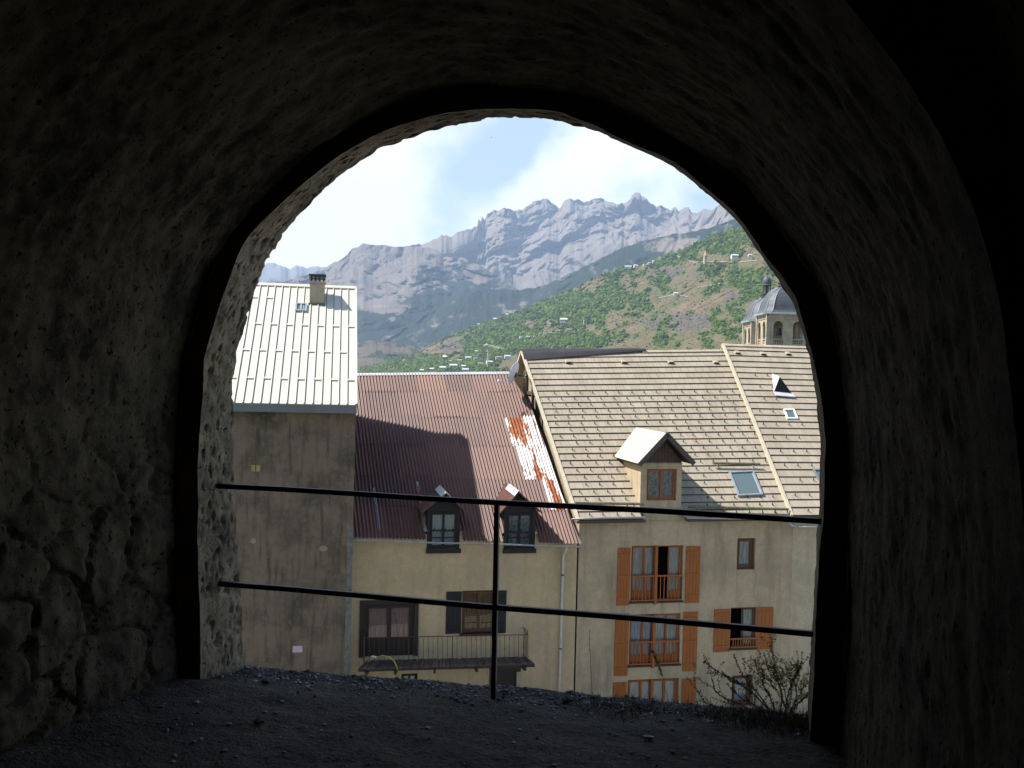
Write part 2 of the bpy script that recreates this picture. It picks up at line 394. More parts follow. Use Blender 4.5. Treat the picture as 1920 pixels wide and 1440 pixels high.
# outside face and shell of the wall
mb = MB()
def sq(p):
    dx, dz = p[0]-cen.x, p[2]-1.2; k = max(abs(dx)/4.2, abs(dz)/4.2); return (cen.x+dx/k, W1, 1.2+dz/k)
mb.grid([edge, [sq(p) for p in edge]])
x0, x1, z1 = cen.x-4.2, cen.x+4.2, 5.4
for q in ([(x0, W1, -.6), (x0, W1, z1), (x0, -5, z1), (x0, -5, -.6)], [(x1, W1, -.6), (x1, -5, -.6), (x1, -5, z1), (x1, W1, z1)],
          [(x0, W1, z1), (x1, W1, z1), (x1, -5, z1), (x0, -5, z1)], [(x0, -5, -.6), (x0, -5, z1), (x1, -5, z1), (x1, -5, -.6)]): mb.face(q)
mb.build('outer_wall', M['outer_wall'], vault)
mb = MB(); pl = [(-3.25, W1+.004), (-12.2, 19), (-18, 19), (-18, W1+.004)]      # unseen block added left of the opening to darken the right vault wall
for i in range(4): p, q = pl[i], pl[(i+1) % 4]; mb.face([(*p, -11), (*q, -11), (*q, 14), (*p, 14)])
mb.face([(*p, 14) for p in pl]); mb.build('light_block', M['outer_wall'], vault)

# ------------------------------------------------------------------ floor of the passage
WE = 5.38
def fz(u, wv):
    q = Vector((u, wv, 0)); z = .014*fbm(q*1.1, 4) + .008*fbm(q*6, 4)
    kk = max(0, min(1, (wv-4.75)/.4)); z -= kk*(.022+.046*max(0, -u/2.9)**2) 
    z += .03*max(0, -u-2.6)
    if wv > WE-.08: z -= (wv-WE+.08)*1.2
    return z
mb = MB(); NU, NF = 260, 330; rows = []
ws = [-3 + 6.2*(i/90) for i in range(90)] + [3.2+ (6.6-3.2)*(i/(NF-91)) for i in range(NF-90)]
for wv in ws: rows.append([(u, wv, fz(u, wv)) for u in (-4.6+6.4*j/(NU-1) for j in range(NU))])
mb.grid(rows)
for k in range(1, 6):   # steep bank below the opening
    mb.grid([[(x, 6.6+2.2*(k-1), z-2.3*(k-1)+(0.0)) for x, y, z in rows[-1][::6]], [(x, 6.6+2.2*k, z-2.3*k) for x, y, z in rows[-1][::6]]])
m = Mt('dirt', (.20, .19, .18), .95, 0, .2); a = m.noise(2.5, 8, .7); b_ = m.noise(28, 5, .7); v = m.vor(60)
cc = m.mix(m.ramp(a, .35, .65), (.036, .030, .023), (.070, .060, .046)); cc = m.mix(m.ramp(b_, .42, .68, 0, .7), cc, (.115, .105, .090)); cc = m.mix(m.ramp(b_, .2, .42, .6, 0), cc, (.02, .02, .02))
m.color(cc); m.bump(a, .5, .06); m.bump(b_, .9, .02); m.bump(v, .5, .012); M['dirt'] = m.m
g = mb.build('ground', M['dirt'], None, smooth=True); g.rotation_euler = (0, 0, HT); tag(g, kind='structure')
# loose stones at the lip
mb = MB(); rs = random.Random(5)
ico = [(0, 0, 1), (.89, 0, .45), (.28, .85, .45), (-.72, .53, .45), (-.72, -.53, .45), (.28, -.85, .45), (.72, .53, -.45), (-.28, .85, -.45), (-.89, 0, -.45), (-.28, -.85, -.45), (.72, -.53, -.45), (0, 0, -1)]
icf = [(0,1,2),(0,2,3),(0,3,4),(0,4,5),(0,5,1),(1,6,2),(2,7,3),(3,8,4),(4,9,5),(5,10,1),(6,7,2),(7,8,3),(8,9,4),(9,10,5),(10,6,1),(11,7,6),(11,8,7),(11,9,8),(11,10,9),(11,6,10)]
def rock(mb, c, r, rs, m=0, t=.5, flat=.6):
    b = len(mb.v); rot = Matrix.Rotation(rs.random()*6.3, 3, 'Z'); sx, sy, sz = (rs.uniform(.7, 1.3) for _ in range(3))
    for p in ico:
        q = rot @ Vector((p[0]*r*sx*rs.uniform(.75, 1.2), p[1]*r*sy*rs.uniform(.75, 1.2), p[2]*r*sz*flat*rs.uniform(.75, 1.2))); mb.v.append((c[0]+q.x, c[1]+q.y, c[2]+q.z))
    for f in icf: mb.fi([b+k for k in f], m, t)
for i in range(5200):
    wv = rs.gauss(5.26, .16) if rs.random() < .8 else rs.uniform(2.4, 5.2)
    if wv > 5.6: continue
    u = rs.uniform(-3.1, .6); r = .003 + .012*rs.random()**4
    if wv < 4.8: r *= 1.0
    rock(mb, (u, wv, fz(u, wv)+r*.2), r, rs, 0, rs.random())
m = Mt('gravel', (.3, .3, .3), .9); m.color(m.mix(m.attr(), (.05, .05, .052), (.40, .40, .41))); M['gravel'] = m.m
g = mb.build('gravel', M['gravel']); g.rotation_euler = (0, 0, HT); tag(g, 'loose grey gravel strewn along the lip of the opening', 'gravel', kind='stuff')
# a few bigger stones one can count
for (px, py, r, lab) in [(1215,1375,.026,'flat pale stone on the floor left of the dry bush'), (485,1350,.030,'small dark lump of rock lying on the dirt floor'), (1065,1256+45,.035,'rounded grey stone on the lip right of the railing post'), (500,1262,.03,'dark stone in the gravel below the grey house')]:
    d = ray(px, py); t = (0.02-CAM.z)/d.z; p = CAM + d*t; rs2 = random.Random(px); l = FT.l(p)
    mb = MB(); 
    b0 = [Vector(c) for c in ico]
    rock(mb, (0, 0, 0), r, rs2, 0, .35 if 'dark' in lab else .8, .5)
    o = mb.build('stone', M['dirt'] if 'pale' not in lab else M['gravel'], smooth=False); o.location = p + Vector((0, 0, fz(l.x, l.y)-.005)); tag(o, lab, 'stone')

# ------------------------------------------------------------------ iron railing
rail = empty('iron_railing', FT.wv(FT.hit(927, 1325, 5.05)), HT, 'black iron railing with two bars and one post across the arch', 'railing')
ro = FT.l(rail.location)
def rp(px, py): h = FT.hit(px, py, 5.05); return h - ro
for (a, b_) in (((408, 911), (1548, 977)), ((408, 1094), (1540, 1189))):
    mb = MB(); p, q = rp(*a), rp(*b_); pts = [p.lerp(q, k/8) + Vector((0, 0, .003*math.sin(k*1.3))) for k in range(9)]
    for s_, e_ in zip(pts, pts[1:]): mb.bar(s_, e_, .030, .028)
    mb.build('rail', M['iron'], rail, bevel=.003)
mb = MB(); mb.bar(rp(932, 940), rp(925, 1345), .026, .030, up=Vector((0, 1, 0))); mb.build('post', M['iron'], rail, bevel=.003)
mb = MB(); q = rp(925, 1325); mb.lathe([(.001, .03), (.035, .028), (.05, .012), (.075, 0), (.085, -.03)], q, 14)
mb.build('footing', M['dirt'], rail, smooth=True)
mb = MB()
# ------------------------------------------------------------------ houses
ZB = -12.0
def faux_holes(a0, a1, z0, z1, holes, mb, b=0.0, dep=.18, m=0, mr=0):
    xs = sorted(set([a0, a1] + [h[0] for h in holes] + [h[2] for h in holes])); zs = sorted(set([z0, z1] + [h[1] for h in holes] + [h[3] for h in holes]))
    for i in range(len(xs)-1):
        for j in range(len(zs)-1):
            cx, cz = (xs[i]+xs[i+1])/2, (zs[j]+zs[j+1])/2
            if any(h[0] < cx < h[2] and h[1] < cz < h[3] for h in holes): continue
            mb.face([(xs[i], b, zs[j]), (xs[i+1], b, zs[j]), (xs[i+1], b, zs[j+1]), (xs[i], b, zs[j+1])], m)
    for h in holes:
        x0, y0, x1, y1 = h; d = b+dep
        mb.face([(x0, b, y0), (x1, b, y0), (x1, d, y0), (x0, d, y0)], mr); mb.face([(x0, b, y1), (x0, d, y1), (x1, d, y1), (x1, b, y1)], mr)
        mb.face([(x0, b, y0), (x0, d, y0), (x0, d, y1), (x0, b, y1)], mr); mb.face([(x1, b, y0), (x1, b, y1), (x1, d, y1), (x1, d, y0)], mr)
class Quad:
    def __init__(s, BL, BR, TR, TL):
        s.q = [Vector(x) for x in (BL, BR, TR, TL)]; s.n = (s.q[1]-s.q[0]).cross(s.q[3]-s.q[0]).normalized()
    def p(s, a, t, h=0.0): return s.q[0].lerp(s.q[1], a).lerp(s.q[3].lerp(s.q[2], a), t) + s.n*h
    def inv(s, F, px, py, h=0.0):
        P0 = F.hitp(px, py, s.q[0]+s.n*h, s.n); a, t = .5, .5
        for _ in range(30):
            e = P0 - s.p(a, t, h); da = (s.p(a+.001, t)-s.p(a, t))/.001; dt = (s.p(a, t+.001)-s.p(a, t))/.001
            A = np.array([[da.dot(da), da.dot(dt)], [da.dot(dt), dt.dot(dt)]]); B = np.array([e.dot(da), e.dot(dt)]); x = np.linalg.solve(A, B); a += x[0]; t += x[1]
        return a, t
def eshift(F, z): return z - F.o.z
def mkframe(px, py, Y, H):
    p = P(px, py, Y); p.z = ZB; return Frame(p, H)
FA = mkframe(655, 1000, 36.0, R(10))     # tall grey house
FR = mkframe(655, 1000, 36.6, R(12))     # ochre house, rusty roof
FBg = Frame(FR.wv(0, 0, 0), R(12))       # beige house shares the line

def window(F, parent, r, dep=.14, fm='brown_frame', panes=2, bars=(), cur='lace', gap=None, fw=.07, open_=(), lowpanel=0, name='window'):
    """frame of one window in rect r; panes side by side; bars at heights (0..1)"""
    a0, z0, a1, z1 = r; mb = MB(); b0, b1 = dep, dep+.06; W = a1-a0
    mb.box(a0, a0+fw, b0, b1, z0, z1); mb.box(a1-fw, a1, b0, b1, z0, z1); mb.box(a0+fw, a1-fw, b0, b1, z0, z0+fw); mb.box(a0+fw, a1-fw, b0, b1, z1-fw*.8, z1)
    xs = [a0+fw]; pw = (W-2*fw)/panes
    for i in range(panes):
        x = a0+fw+pw*i; mw = fw*.55
        if i in open_: 
            continue
        mb.box(x+.002, x+mw, b0-.02, b1-.01, z0+fw+.002, z1-fw*.8-.002); mb.box(x+pw-mw, x+pw-.002, b0-.02, b1-.01, z0+fw+.002, z1-fw*.8-.002)
        mb.box(x+mw, x+pw-mw, b0-.02, b1-.01, z0+fw+.002, z0+fw*1.7); mb.box(x+mw, x+pw-mw, b0-.02, b1-.01, z1-fw*1.5, z1-fw*.8-.002)
        for t in bars: zz = z0+(z1-z0)*t; mb.box(x+mw, x+pw-mw, b0-.018, b1-.012, zz-.018, zz+.018)
        if lowpanel: mb.box(x+mw, x+pw-mw, b0-.01, b1-.02, z0+fw*1.7, z0+(z1-z0)*lowpanel)
    wo = mb.build(name, M[fm], parent, bevel=.004)
    for i in range(panes):
        x = a0+fw+pw*i
        if i in open_: continue
        g = MB(); zl = z0+(z1-z0)*lowpanel if lowpanel else z0+fw*1.5
        g.face([(x+.03, b0+.012, zl), (x+pw-.03, b0+.012, zl), (x+pw-.03, b0+.012, z1-fw), (x+.03, b0+.012, z1-fw)]); g.build('pane', M['glass'], wo)
    cs = cur if isinstance(cur, (list, tuple)) else [cur]*panes
    for i in range(panes):
        if cs[i] is None or i in open_: continue
        x = a0+fw+pw*i; c = MB(); n = 20; rr = []
        for zz in (z0+fw, (z0+z1)/2, z1-fw): rr.append([(x+.01+(pw-.02)*k/n, b1+.03+.014*math.sin(k*2.1+i), zz) for k in range(n+1)])
        c.grid(rr); c.build('curtain', M[cs[i]], wo, smooth=True)
    return wo
def shutter(parent, r, mat='orange', b=-.03, tilt=0.0, grooves=5, name='shutter'):
    a0, z0, a1, z1 = r; mb = MB(); n = grooves; w_ = (a1-a0)/n
    for i in range(n): mb.box(a0+w_*i+.004, a0+w_*(i+1)-.004, b, b+.028, z0, z1)
    mb.box(a0, a1, b+.01, b+.024, z0+.003, z1-.003)
    h = z1-z0
    for t in (.12, .5, .88) if h > 1.7 else (.15, .85): mb.box(a0+.02, a1-.02, b-.022, b-.001, z0+h*t-.05, z0+h*t+.05)
    o = mb.build(name, M[mat], parent, bevel=.003)
    if tilt:   # swing about its wall-side edge
        pass
    return o
def guard(parent, r, b=-.05, n=14, mat='orange', posts=(0, .5, 1)):
    a0, z0, a1, z1 = r; mb = MB(); W = a1-a0
    mb.box(a0, a1, b-.02, b+.03, z1-.06, z1); mb.box(a0, a1, b-.02, b+.03, z0, z0+.05)
    for i in range(1, n): x = a0+W*i/n; mb.box(x-.016, x+.016, b-.008, b+.022, z0+.05, z1-.06)
    return mb.build('balustrade', M[mat], parent)
def gutter(parent, pts, r=.07, mat='zinc', name='gutter'):
    mb = MB(); pts = [Vector(p) for p in pts]; rows = []
    for k in range(9):
        a = math.pi*k/8; rows.append([p + Vector((0, -r*math.cos(a), -r*math.sin(a))) for p in pts])
    mb.grid(rows); rows2 = [[q + Vector((0, 0, .006)) for q in r_] for r_ in rows]; 
    mb.tube([p + Vector((0, -r, 0)) for p in pts], .012, 6); return mb.build(name, M[mat], parent, smooth=True)
def hx(F, px, py, b=0.0): return F.hit(px, py, b)

# ---------- A: tall grey house with the cream metal roof
hA = empty('tall_house', FA.o, FA.H, 'tall grey windowless house with cream sheet metal roof left of the rusty roof', 'house', 'houses across the street')
ebL = FA.hit(430, 757, -.35); ebR = FA.hit(667, 757, -.35)
ze = (ebL.z+ebR.z)/2; BA = 6.6
tR = FA.hit(667, 541, BA); zt = tR.z; aR = ebR.x+.02; aL = ebR.x-12.5
QA = Quad((aL, -.35, ze), (aR, -.35, ze), (aR, BA, zt), (aL, BA, zt))
wallR = FA.hit(664, 900, 0).x; wbR = wallR
mb = MB()
za = ze + .35*(zt-ze)/(BA+.35) - .12; ztw = zt-.12
mb.face([(aL, 0, 0), (wallR-.0, 0, 0), (wallR, 0, za), (aL, 0, za)]); mb.face([(wallR, 0, 0), (wallR, BA, 0), (wallR, BA, ztw), (wallR, 0, za)])
mb.face([(aL, 0, 0), (aL, 0, za), (aL, BA, ztw), (aL, BA, 0)]); mb.face([(wallR, BA, 0), (aL, BA, 0), (aL, BA, ztw), (wallR, BA, ztw)])
m = render_mat('grey_render', (.235, .178, .122), (.058, .052, .041), 1.0, 1.8, .9, (.25, .205, .15))
mb.build('wall', M['grey_render'], hA)
mb = MB()    # sheet roof: pans, standing ribs, cross laps
L_A = 6.95; pw = FA.hit(667, 757, -.35).x - FA.hit(651, 757, -.35).x; na = int(12.3/pw)
slopeA = QA.q[3]-QA.q[0]; LA = slopeA.length; eyA = slopeA.normalized(); exA = Vector((1, 0, 0))
mb.hexa([QA.p(0, 0, -.06), QA.p(1, 0, -.06), QA.p(1, 1, -.06), QA.p(0, 1, -.06), QA.p(0, 0, 0), QA.p(1, 0, 0), QA.p(1, 1, 0), QA.p(0, 1, 0)])
for i in range(na+1):
    x = aR-.03-pw*i; c0 = Vector((x, QA.q[0].y, QA.q[0].z)) + slopeA*.5 + QA.n*.022
    mb.obox(c0, exA*.018, eyA*(LA/2), QA.n*.022); mb.obox(c0+exA*.030-QA.n*.012, exA*.011, eyA*(LA/2), QA.n*.012, 1)  # dark strip right of each rib stands for the rib's shadow
lapA = [QA.inv(FA, 600, y)[1] for y in (563, 612, 661, 713)]
for i in range(na):
    xc = aR-.03-pw*(i+.5)
    for k, t in enumerate(lapA):
        if (i+k+1) % 2: continue
        if k == 0 and i < 10: continue
        c0 = Vector((xc, QA.q[0].y, QA.q[0].z)) + slopeA*t
        mb.obox(c0+QA.n*.012+eyA*.06, exA*(pw/2-.03), eyA*.06, QA.n*.016)
        mb.obox(c0+QA.n*.004-eyA*.035, exA*(pw/2-.03), eyA*.02, QA.n*.006, 1)  # dark strip below each lap, painted as the shadow of its lip
m = Mt('cream_metal', (.80, .765, .66), .45, 0, .4); s_ = m.noise(1.2, 6, .6, (5, .4, .4)); m.color(m.mix(m.ramp(s_, .5, .8, 0, .35), (.60, .575, .485), (.52, .47, .36))); M['cream_metal'] = m.m
simple('shade_and_flashing', (.10, .13, .105), .6, 0, .2)
ra = mb.build('roof', [M['cream_metal'], M['shade_and_flashing']], hA)
mb = MB(); mb.obox(QA.p(.5, 1, .03), exA*((aR-aL)/2), eyA*.10, QA.n*.03); mb.obox(QA.p(.5, 1, -.02)+Vector((0, .12, -.04)), exA*((aR-aL)/2), Vector((0, .12, 0)), Vector((0, 0, .05)))
mb.obox(QA.p(1, .5, .0)+exA*.01, exA*.03, eyA*(LA/2), QA.n*.06); mb.build('roof_trim', M['cream_metal'], ra)
mb = MB(); mb.box(aL, aR+.02, -.37, -.31, ze-.31, ze-.03); mb.box(aL, aR+.0, -.30, 0.02, ze-.30, ze-.26); mb.build('fascia', M['fascia'], hA)
# chimney
def chimney(F, parent, Q, x0, x1, ytop, ybase, depth=.75):
    a, t = Q.inv(F, (x0+x1)/2, ybase); c = Q.p(a, t); l = F.hit(x0, ybase, c.y).x; r = F.hit(x1, ybase, c.y).x; zt = F.hit((x0+x1)/2, ytop, c.y).z
    mb = MB(); mb.box(l, r, c.y, c.y+depth, c.z-.1, zt-.38); mb.box(l-.05, r+.05, c.y-.05, c.y+depth+.05, zt-.38, zt-.30)
    ch = mb.build('chimney', M['chimney_render'], parent, bevel=.01)
    mb = MB(); w_ = (r-l)
    for k in range(4): 
        x = l+.02+(w_-.1)*k/3; mb.box(x, x+.06, c.y, c.y+.08, zt-.30, zt-.07); mb.box(x, x+.06, c.y+depth-.08, c.y+depth, zt-.30, zt-.07)
    mb.box(l-.03, r+.03, c.y-.03, c.y+depth+.03, zt-.19, zt-.155, 0); mb.box(l-.05, r+.05, c.y-.05, c.y+depth+.05, zt-.07, zt)
    mb.build('chimney_cap', M['dark_metal'], ch)
    mb = MB(); mb.box(l-.04, r+.04, c.y-.06, c.y, c.z-.08, c.z+.06); mb.build('flashing', M['shade_and_flashing'], ch)
    return ch
simple('chimney_render', (.42, .345, .24), .9, 0, .2, 4, .3)
chimney(FA, hA, QA, 580, 608, 514, 571)
def skylight(F, Q, parent, quad_px, fr='zinc', h=.07, glass='skyglass', mull=False):
    c = [Q.inv(F, x, y, h) for x, y in quad_px]   # BL BR TR TL
    pt = [Q.p(a, t, h) for a, t in c]; dn = Q.n; mb = MB(); w_ = .07
    cen = sum(pt, Vector())/4
    for i in range(4):
        p, q = pt[i], pt[(i+1) % 4]; d = (q-p).normalized(); inn = dn.cross(d)
        if inn.dot(cen-p) < 0: inn = -inn
        mb.obox((p+q)/2 + inn*w_/2 - dn*.04, d*((q-p).length/2), inn*w_/2, dn*(.065+.003*i))
    if mull: mb.bar((pt[0]+pt[1])/2, (pt[2]+pt[3])/2, .06, .06, up=dn)
    o = mb.build('skylight', M[fr], parent)
    mb = MB(); mb.face([x - dn*.02 for x in pt]); mb.build('pane', M[glass], o)
    return o
skylight(FA, QA, hA, [(553, 582), (575, 583), (576, 569), (554, 568)], 'zinc', .06, mull=True)
# small things on its wall
o = MB(); r = FA.rect(549, 1211, 567, 1223); o.box(r[0], r[2], -.02, -.002, r[1], r[3]); s_ = o.build('wall_plaque', M['sign_pink'], None); s_.location = FA.o; s_.rotation_euler = (0, 0, FA.H)
tag(s_, 'small pale pink plaque low on the stained grey wall', 'plaque')
o = MB(); r = FA.rect(471, 872, 488, 884); w2 = (r[2]-r[0])
o.box(r[0], r[0]+w2*.44, -.02, -.002, r[1], r[3]); o.box(r[0]+w2*.54, r[2], -.02, -.002, r[1], r[3]); o.build('vent_grille', M['vent_yellow'] if 'vent_yellow' in M else simple('vent_yellow', (.34, .27, .10), .8, 0, .3, 20).m, hA)
for (x0, y0, x1, y1) in ((598, 1023, 614, 1034), (470, 1008, 480, 1020)):
    o = MB(); r = FA.rect(x0, y0, x1, y1); c = ((r[0]+r[2])/2, (r[1]+r[3])/2); n = 12; pts = [(c[0]+(r[2]-r[0])/2*math.cos(6.283*k/n)*(1+.15*math.sin(k*3)), -.006, c[1]+(r[3]-r[1])/2*math.sin(6.283*k/n)) for k in range(n)]
    o.face(pts[::-1]); o.build('plaster_patch', M['patch'] if 'patch' in M else simple('patch', (.29, .24, .17), .9, 0, .2, 9).m, hA)
o = MB(); r = FA.rect(657, 985, 664, 1290); mbq = o; n = 30
for k in range(n):   # worn quoin strip down the right corner
    z0, z1 = r[1]+(r[3]-r[1])*k/n, r[1]+(r[3]-r[1])*(k+1)/n; o.box(wallR-.20-.05*mn.noise(Vector((k*.7, 1, 1))), wallR+.012, -.014, .2, z0, z1)
o.build('quoin', M['quoin'] if 'quoin' in M else simple('quoin', (.17, .165, .14), .95, 0, .4, 5, .5).m, hA)

# ---------- R: ochre house with rusty corrugated roof
hR = empty('ochre_house', FR.o, FR.H, 'ochre house with brown corrugated iron roof and two dormers', 'house', 'houses across the street')
BR_ = 8.6
q0 = FR.hit(655, 1008, -.35); q1 = FR.hit(1089, 1020, -.35); q2 = FR.hit(986, 699, BR_); q3 = FR.hit(626, 703, BR_)
QR = Quad(q0, q1, q2, q3)
eave_z = lambda a: QR.p(max(0, min(1, (a-q0.x)/(q1.x-q0.x))), .35/(BR_+.35), -.1).z
rDoor = FR.rect(681, 1131, 778, 1231); rWin = FR.rect(866, 1107, 930, 1187); rLow = FR.rect(752, 1263, 783, 1300); rDr = FR.rect(917, 1251, 976, 1330)
aEnd = FR.hit(1079, 1150, 0).x
zT = eave_z(0)-.02
zTop = min(eave_z(0), eave_z(aEnd))
mb = MB(); dh = [FR.rect(801, 953, 862, 1029, -.02), FR.rect(945, 955, 1003, 1029, -.02)]
faux_holes(-.05, aEnd, 0, zTop-.3, [rDoor, rWin, rLow, rDr]+[(d_[0]+.08, d_[1]+.02, d_[2]-.08, zTop-.3) for d_ in dh], mb)
xx = [-.05] + [v for d_ in dh for v in (d_[0]+.08, d_[2]-.08)] + [aEnd]
for x0_, x1_ in ((xx[0], xx[1]), (xx[2], xx[3]), (xx[4], xx[5])): mb.face([(x0_, 0, zTop-.3), (x1_, 0, zTop-.3), (x1_, 0, eave_z(x1_)), (x0_, 0, eave_z(x0_))])
mb.face([(aEnd, 0, 0), (aEnd, BR_, 0), (aEnd, BR_, q2.z-.2), (aEnd, 0, eave_z(aEnd))]); mb.face([(-.05, BR_, 0), (-.05, BR_, q3.z-.2), (aEnd, BR_, q2.z-.2), (aEnd, BR_, 0)])
mb.face([(-.05, 0, 0), (-.05, 0, eave_z(0)), (-.05, BR_, q3.z-.2), (-.05, BR_, 0)])
mb.build('wall', M['ochre_render'], hR)
# corrugated sheets
mb = MB(); rr = random.Random(11)
tb = [-.002] + [QR.inv(FR, 850, y)[1] for y in (952, 897, 838, 786, 742)] + [1.0]
tB0 = .36/(BR_+.35)
dorm = [FR.rect(801, 953, 862, 1029, -.02), FR.rect(945, 955, 1003, 1029, -.02)]
def smax(t):   # the torn right-hand edge next to the beige gable
    pts = [(QR.inv(FR, x, y)[1], QR.inv(FR, x, y)[0]) for x, y in ((1089, 1020), (1052, 935), (1025, 860), (1003, 800), (986, 762), (964, 735), (949, 703), (947, 696))]
    if t <= pts[0][0]: return 1.0
    for (t0, s0), (t1, s1) in zip(pts, pts[1:]):
        if t0 <= t <= t1: return s0+(s1-s0)*(t-t0)/(t1-t0)
    return pts[-1][1]
SM = [(i/400, smax(i/400)) for i in range(401)]
def smaxf(t): return SM[max(0, min(400, int(round(t*400))))][1]
Wd = (q1-q0).length; NR = int(Wd/.14); SP = 8
galv = []   # (row, s0, s1) light sheets
def sx(px, py): return QR.inv(FR, px, py)
g2 = [(2, sx(963, 838)[0], sx(1032, 838)[0]), (3, sx(944, 786)[0], sx(1002, 786)[0]), (1, sx(966, 888)[0], sx(1050, 888)[0]), (0, sx(1015, 897)[0], 1.01)]
g2 = [(3, sx(945, 800)[0], sx(1000, 800)[0]), (2, sx(963, 842)[0], sx(1052, 842)[0]), (1, sx(1014, 900)[0], 1.01)]
hooks = [(0, sx(700, 930)[0], sx(705, 930)[0], 'thin'), (0, sx(782, 930)[0], sx(789, 930)[0], 'thin')]
fR = mn
for r_ in range(6):
    t0, t1 = tb[r_], tb[r_+1]; over = .012 if r_ < 5 else 0; i0 = 0
    while i0 < NR:
        wdt = rr.choice((8, 9, 9, 10)); i1 = min(NR, i0+wdt); tone = rr.random(); lift = rr.uniform(0, .012); tj = rr.uniform(-.008, .008); tone = 1.6 if (r_ == 5 and 20 < i0 < 30) else (tone if rr.random() > .12 else rr.uniform(-.5, .0))
        sub_ = [(i0, i1)]
        for (g_, s0, s1) in g2:
            if g_ == r_:
                c0, c1 = int(s0*NR), int(s1*NR+.5)
                if i0 < c0 < i1: i1 = c0
                elif c0 <= i0 < c1: i1 = min(i1, c1)
        mid = (i0+i1)/2/NR; gal = any(g_ == r_ and s0-.003 <= mid < s1+.003 for g_, s0, s1 in g2)
        N = (i1-i0)*SP; rows = []
        tt = [t0 - (0 if r_ == 0 else .012) + tj*(r_ > 0)] + ([tB0] if r_ == 0 else []) + [(t0+t1)/2, t1+over*.2]
        for k, t in enumerate(tt):
            row = []
            for j in range(N+1):
                s = min((i0 + j/SP)/NR, smaxf(min(1, max(0, t)))); h = .030*math.cos(j/SP*2*math.pi) + .028 + lift + (.010*(tj > -.002) if k == 0 and r_ > 0 else 0)
                row.append(QR.p(s, t, h))
            rows.append(row)
        if r_ == 0:      # cut round the dormer windows
            mb.grid(rows[1:], 1 if gal else 0, tone)
            for j in range(N):
                xm = (rows[0][j].x+rows[0][j+1].x)/2
                if any(d_[0]-.06 < xm < d_[2]+.06 for d_ in dorm): continue
                mb.face([rows[0][j], rows[0][j+1], rows[1][j+1], rows[1][j]], 0, tone)
        else:
            if gal:
                for j in range(N): mb.grid([r__[j:j+2] for r__ in rows], 1, max(0, 1-abs((j+.5)/N-.5)*2.6))
            else: mb.grid(rows, 0, tone)
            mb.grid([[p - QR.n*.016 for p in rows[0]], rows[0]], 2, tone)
        i0 = i1
for (g_, s0, s1, _) in hooks:   # replaced strips low on the left
    N = 12; rows = []
    for t in (.035, .26 if s0 < .25 else .30): rows.append([QR.p(s0+(s1-s0)*j/N+ (t-.03)*0, t, .055+.01*math.cos(j/4*2*math.pi)) for j in range(N+1)])
    mb.grid(rows, 3 if s0 < .25 else 1, .2)
mb.grid([[QR.p(smaxf(tB0+.012+(1-tB0-.012)*j/30)*i/20, tB0+.012+(1-tB0-.012)*j/30, -.035) for i in range(21)] for j in range(31)], 2)
mb.face([QR.p(0, 1, 0), QR.p(.9, 1, 0), QR.p(.9, 1, 0)+Vector((0, 8, -5.5)), QR.p(0, 1, 0)+Vector((0, 8, -5.5))], 0)
m = Mt('rust_brown', (.17, .06, .045), .5, 0, .5); t_ = m.attr(); a = m.noise(4.6, 7, .7, (1, .5, .5)); b_ = m.noise(9, 6, .7)
cc = m.mix(t_, (.108, .047, .035), (.165, .075, .056)); cc = m.mix(m.ramp(t_, 1.2, 1.5), cc, (.19, .088, .055)); cc = m.mix(m.ramp(t_, 0, -.4, 0, .4), cc, (.08, .04, .035)); cc = m.mix(m.ramp(a, .5, .9, 0, .25), cc, (.10, .04, .03)); cc = m.mix(m.ramp(m.noise(3, 5, .6, (2.2, .2, .2)), .56, .72, 0, .4), cc, (.27, .12, .065)); cc = m.mix(m.ramp(b_, .58, .75, 0, .6), cc, (.22, .10, .06))
m.color(cc); M['rust_brown'] = m.m
m = Mt('galvanised', (.6, .6, .6), .45, .25, .5); a = m.noise(1.9, 5, .6, (1.5, .22, .22)); b_ = m.noise(9, 6, .7, (1.6, .5, .5))
k = m.ramp(m.math('ADD', m.math('MULTIPLY_ADD', b_, .45, a), m.math('MULTIPLY', m.attr(), .22)), .795, .87); k.node.clamp = True; cc = m.mix(k, (.47, .47, .47), m.mix(m.ramp(b_, .4, .6), (.36, .105, .02), (.20, .055, .02))); cc = m.mix(m.ramp(b_, .3, .5, .25, 0), cc, (.35, .33, .32)); m.color(cc); m.rough(m.ramp(k, 0, 1, .4, .8)); M['galvanised'] = m.m
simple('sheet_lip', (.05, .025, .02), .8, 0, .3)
rfR = mb.build('roof', [M['rust_brown'], M['galvanised'], M['sheet_lip'], M['zinc']], hR)
# ridge capping
mb = MB(); sE = sx(946, 699)[0]
for k in range(7):
    s0, s1 = sE*k/7, sE*(k+1)/7+.004; z_ = .004*(k % 2)
    p0, p1 = QR.p(s0, 1, 0), QR.p(s1, 1, 0)
    ey = (QR.q[3]-QR.q[0]).normalized(); bk = Vector((0, .6, -.42)).normalized()
    for e, sgn in ((ey, -1), (bk, 1)):
        w_ = .17
        A = [p0+Vector((0, 0, .07+z_)), p1+Vector((0, 0, .07+z_)), p1+Vector((0, 0, .055+z_))+e*w_*sgn, p0+Vector((0, 0, .055+z_))+e*w_*sgn]
        mb.face(A if sgn > 0 else A[::-1])
        B = [q - Vector((0, 0, .02)) for q in A]; mb.grid([[A[2], A[3]], [B[2], B[3]]])
mb.build('ridge_cap', M['galv_clean'] if 'galv_clean' in M else simple('galv_clean', (.66, .66, .66), .45, .3, .12, 4).m, rfR)
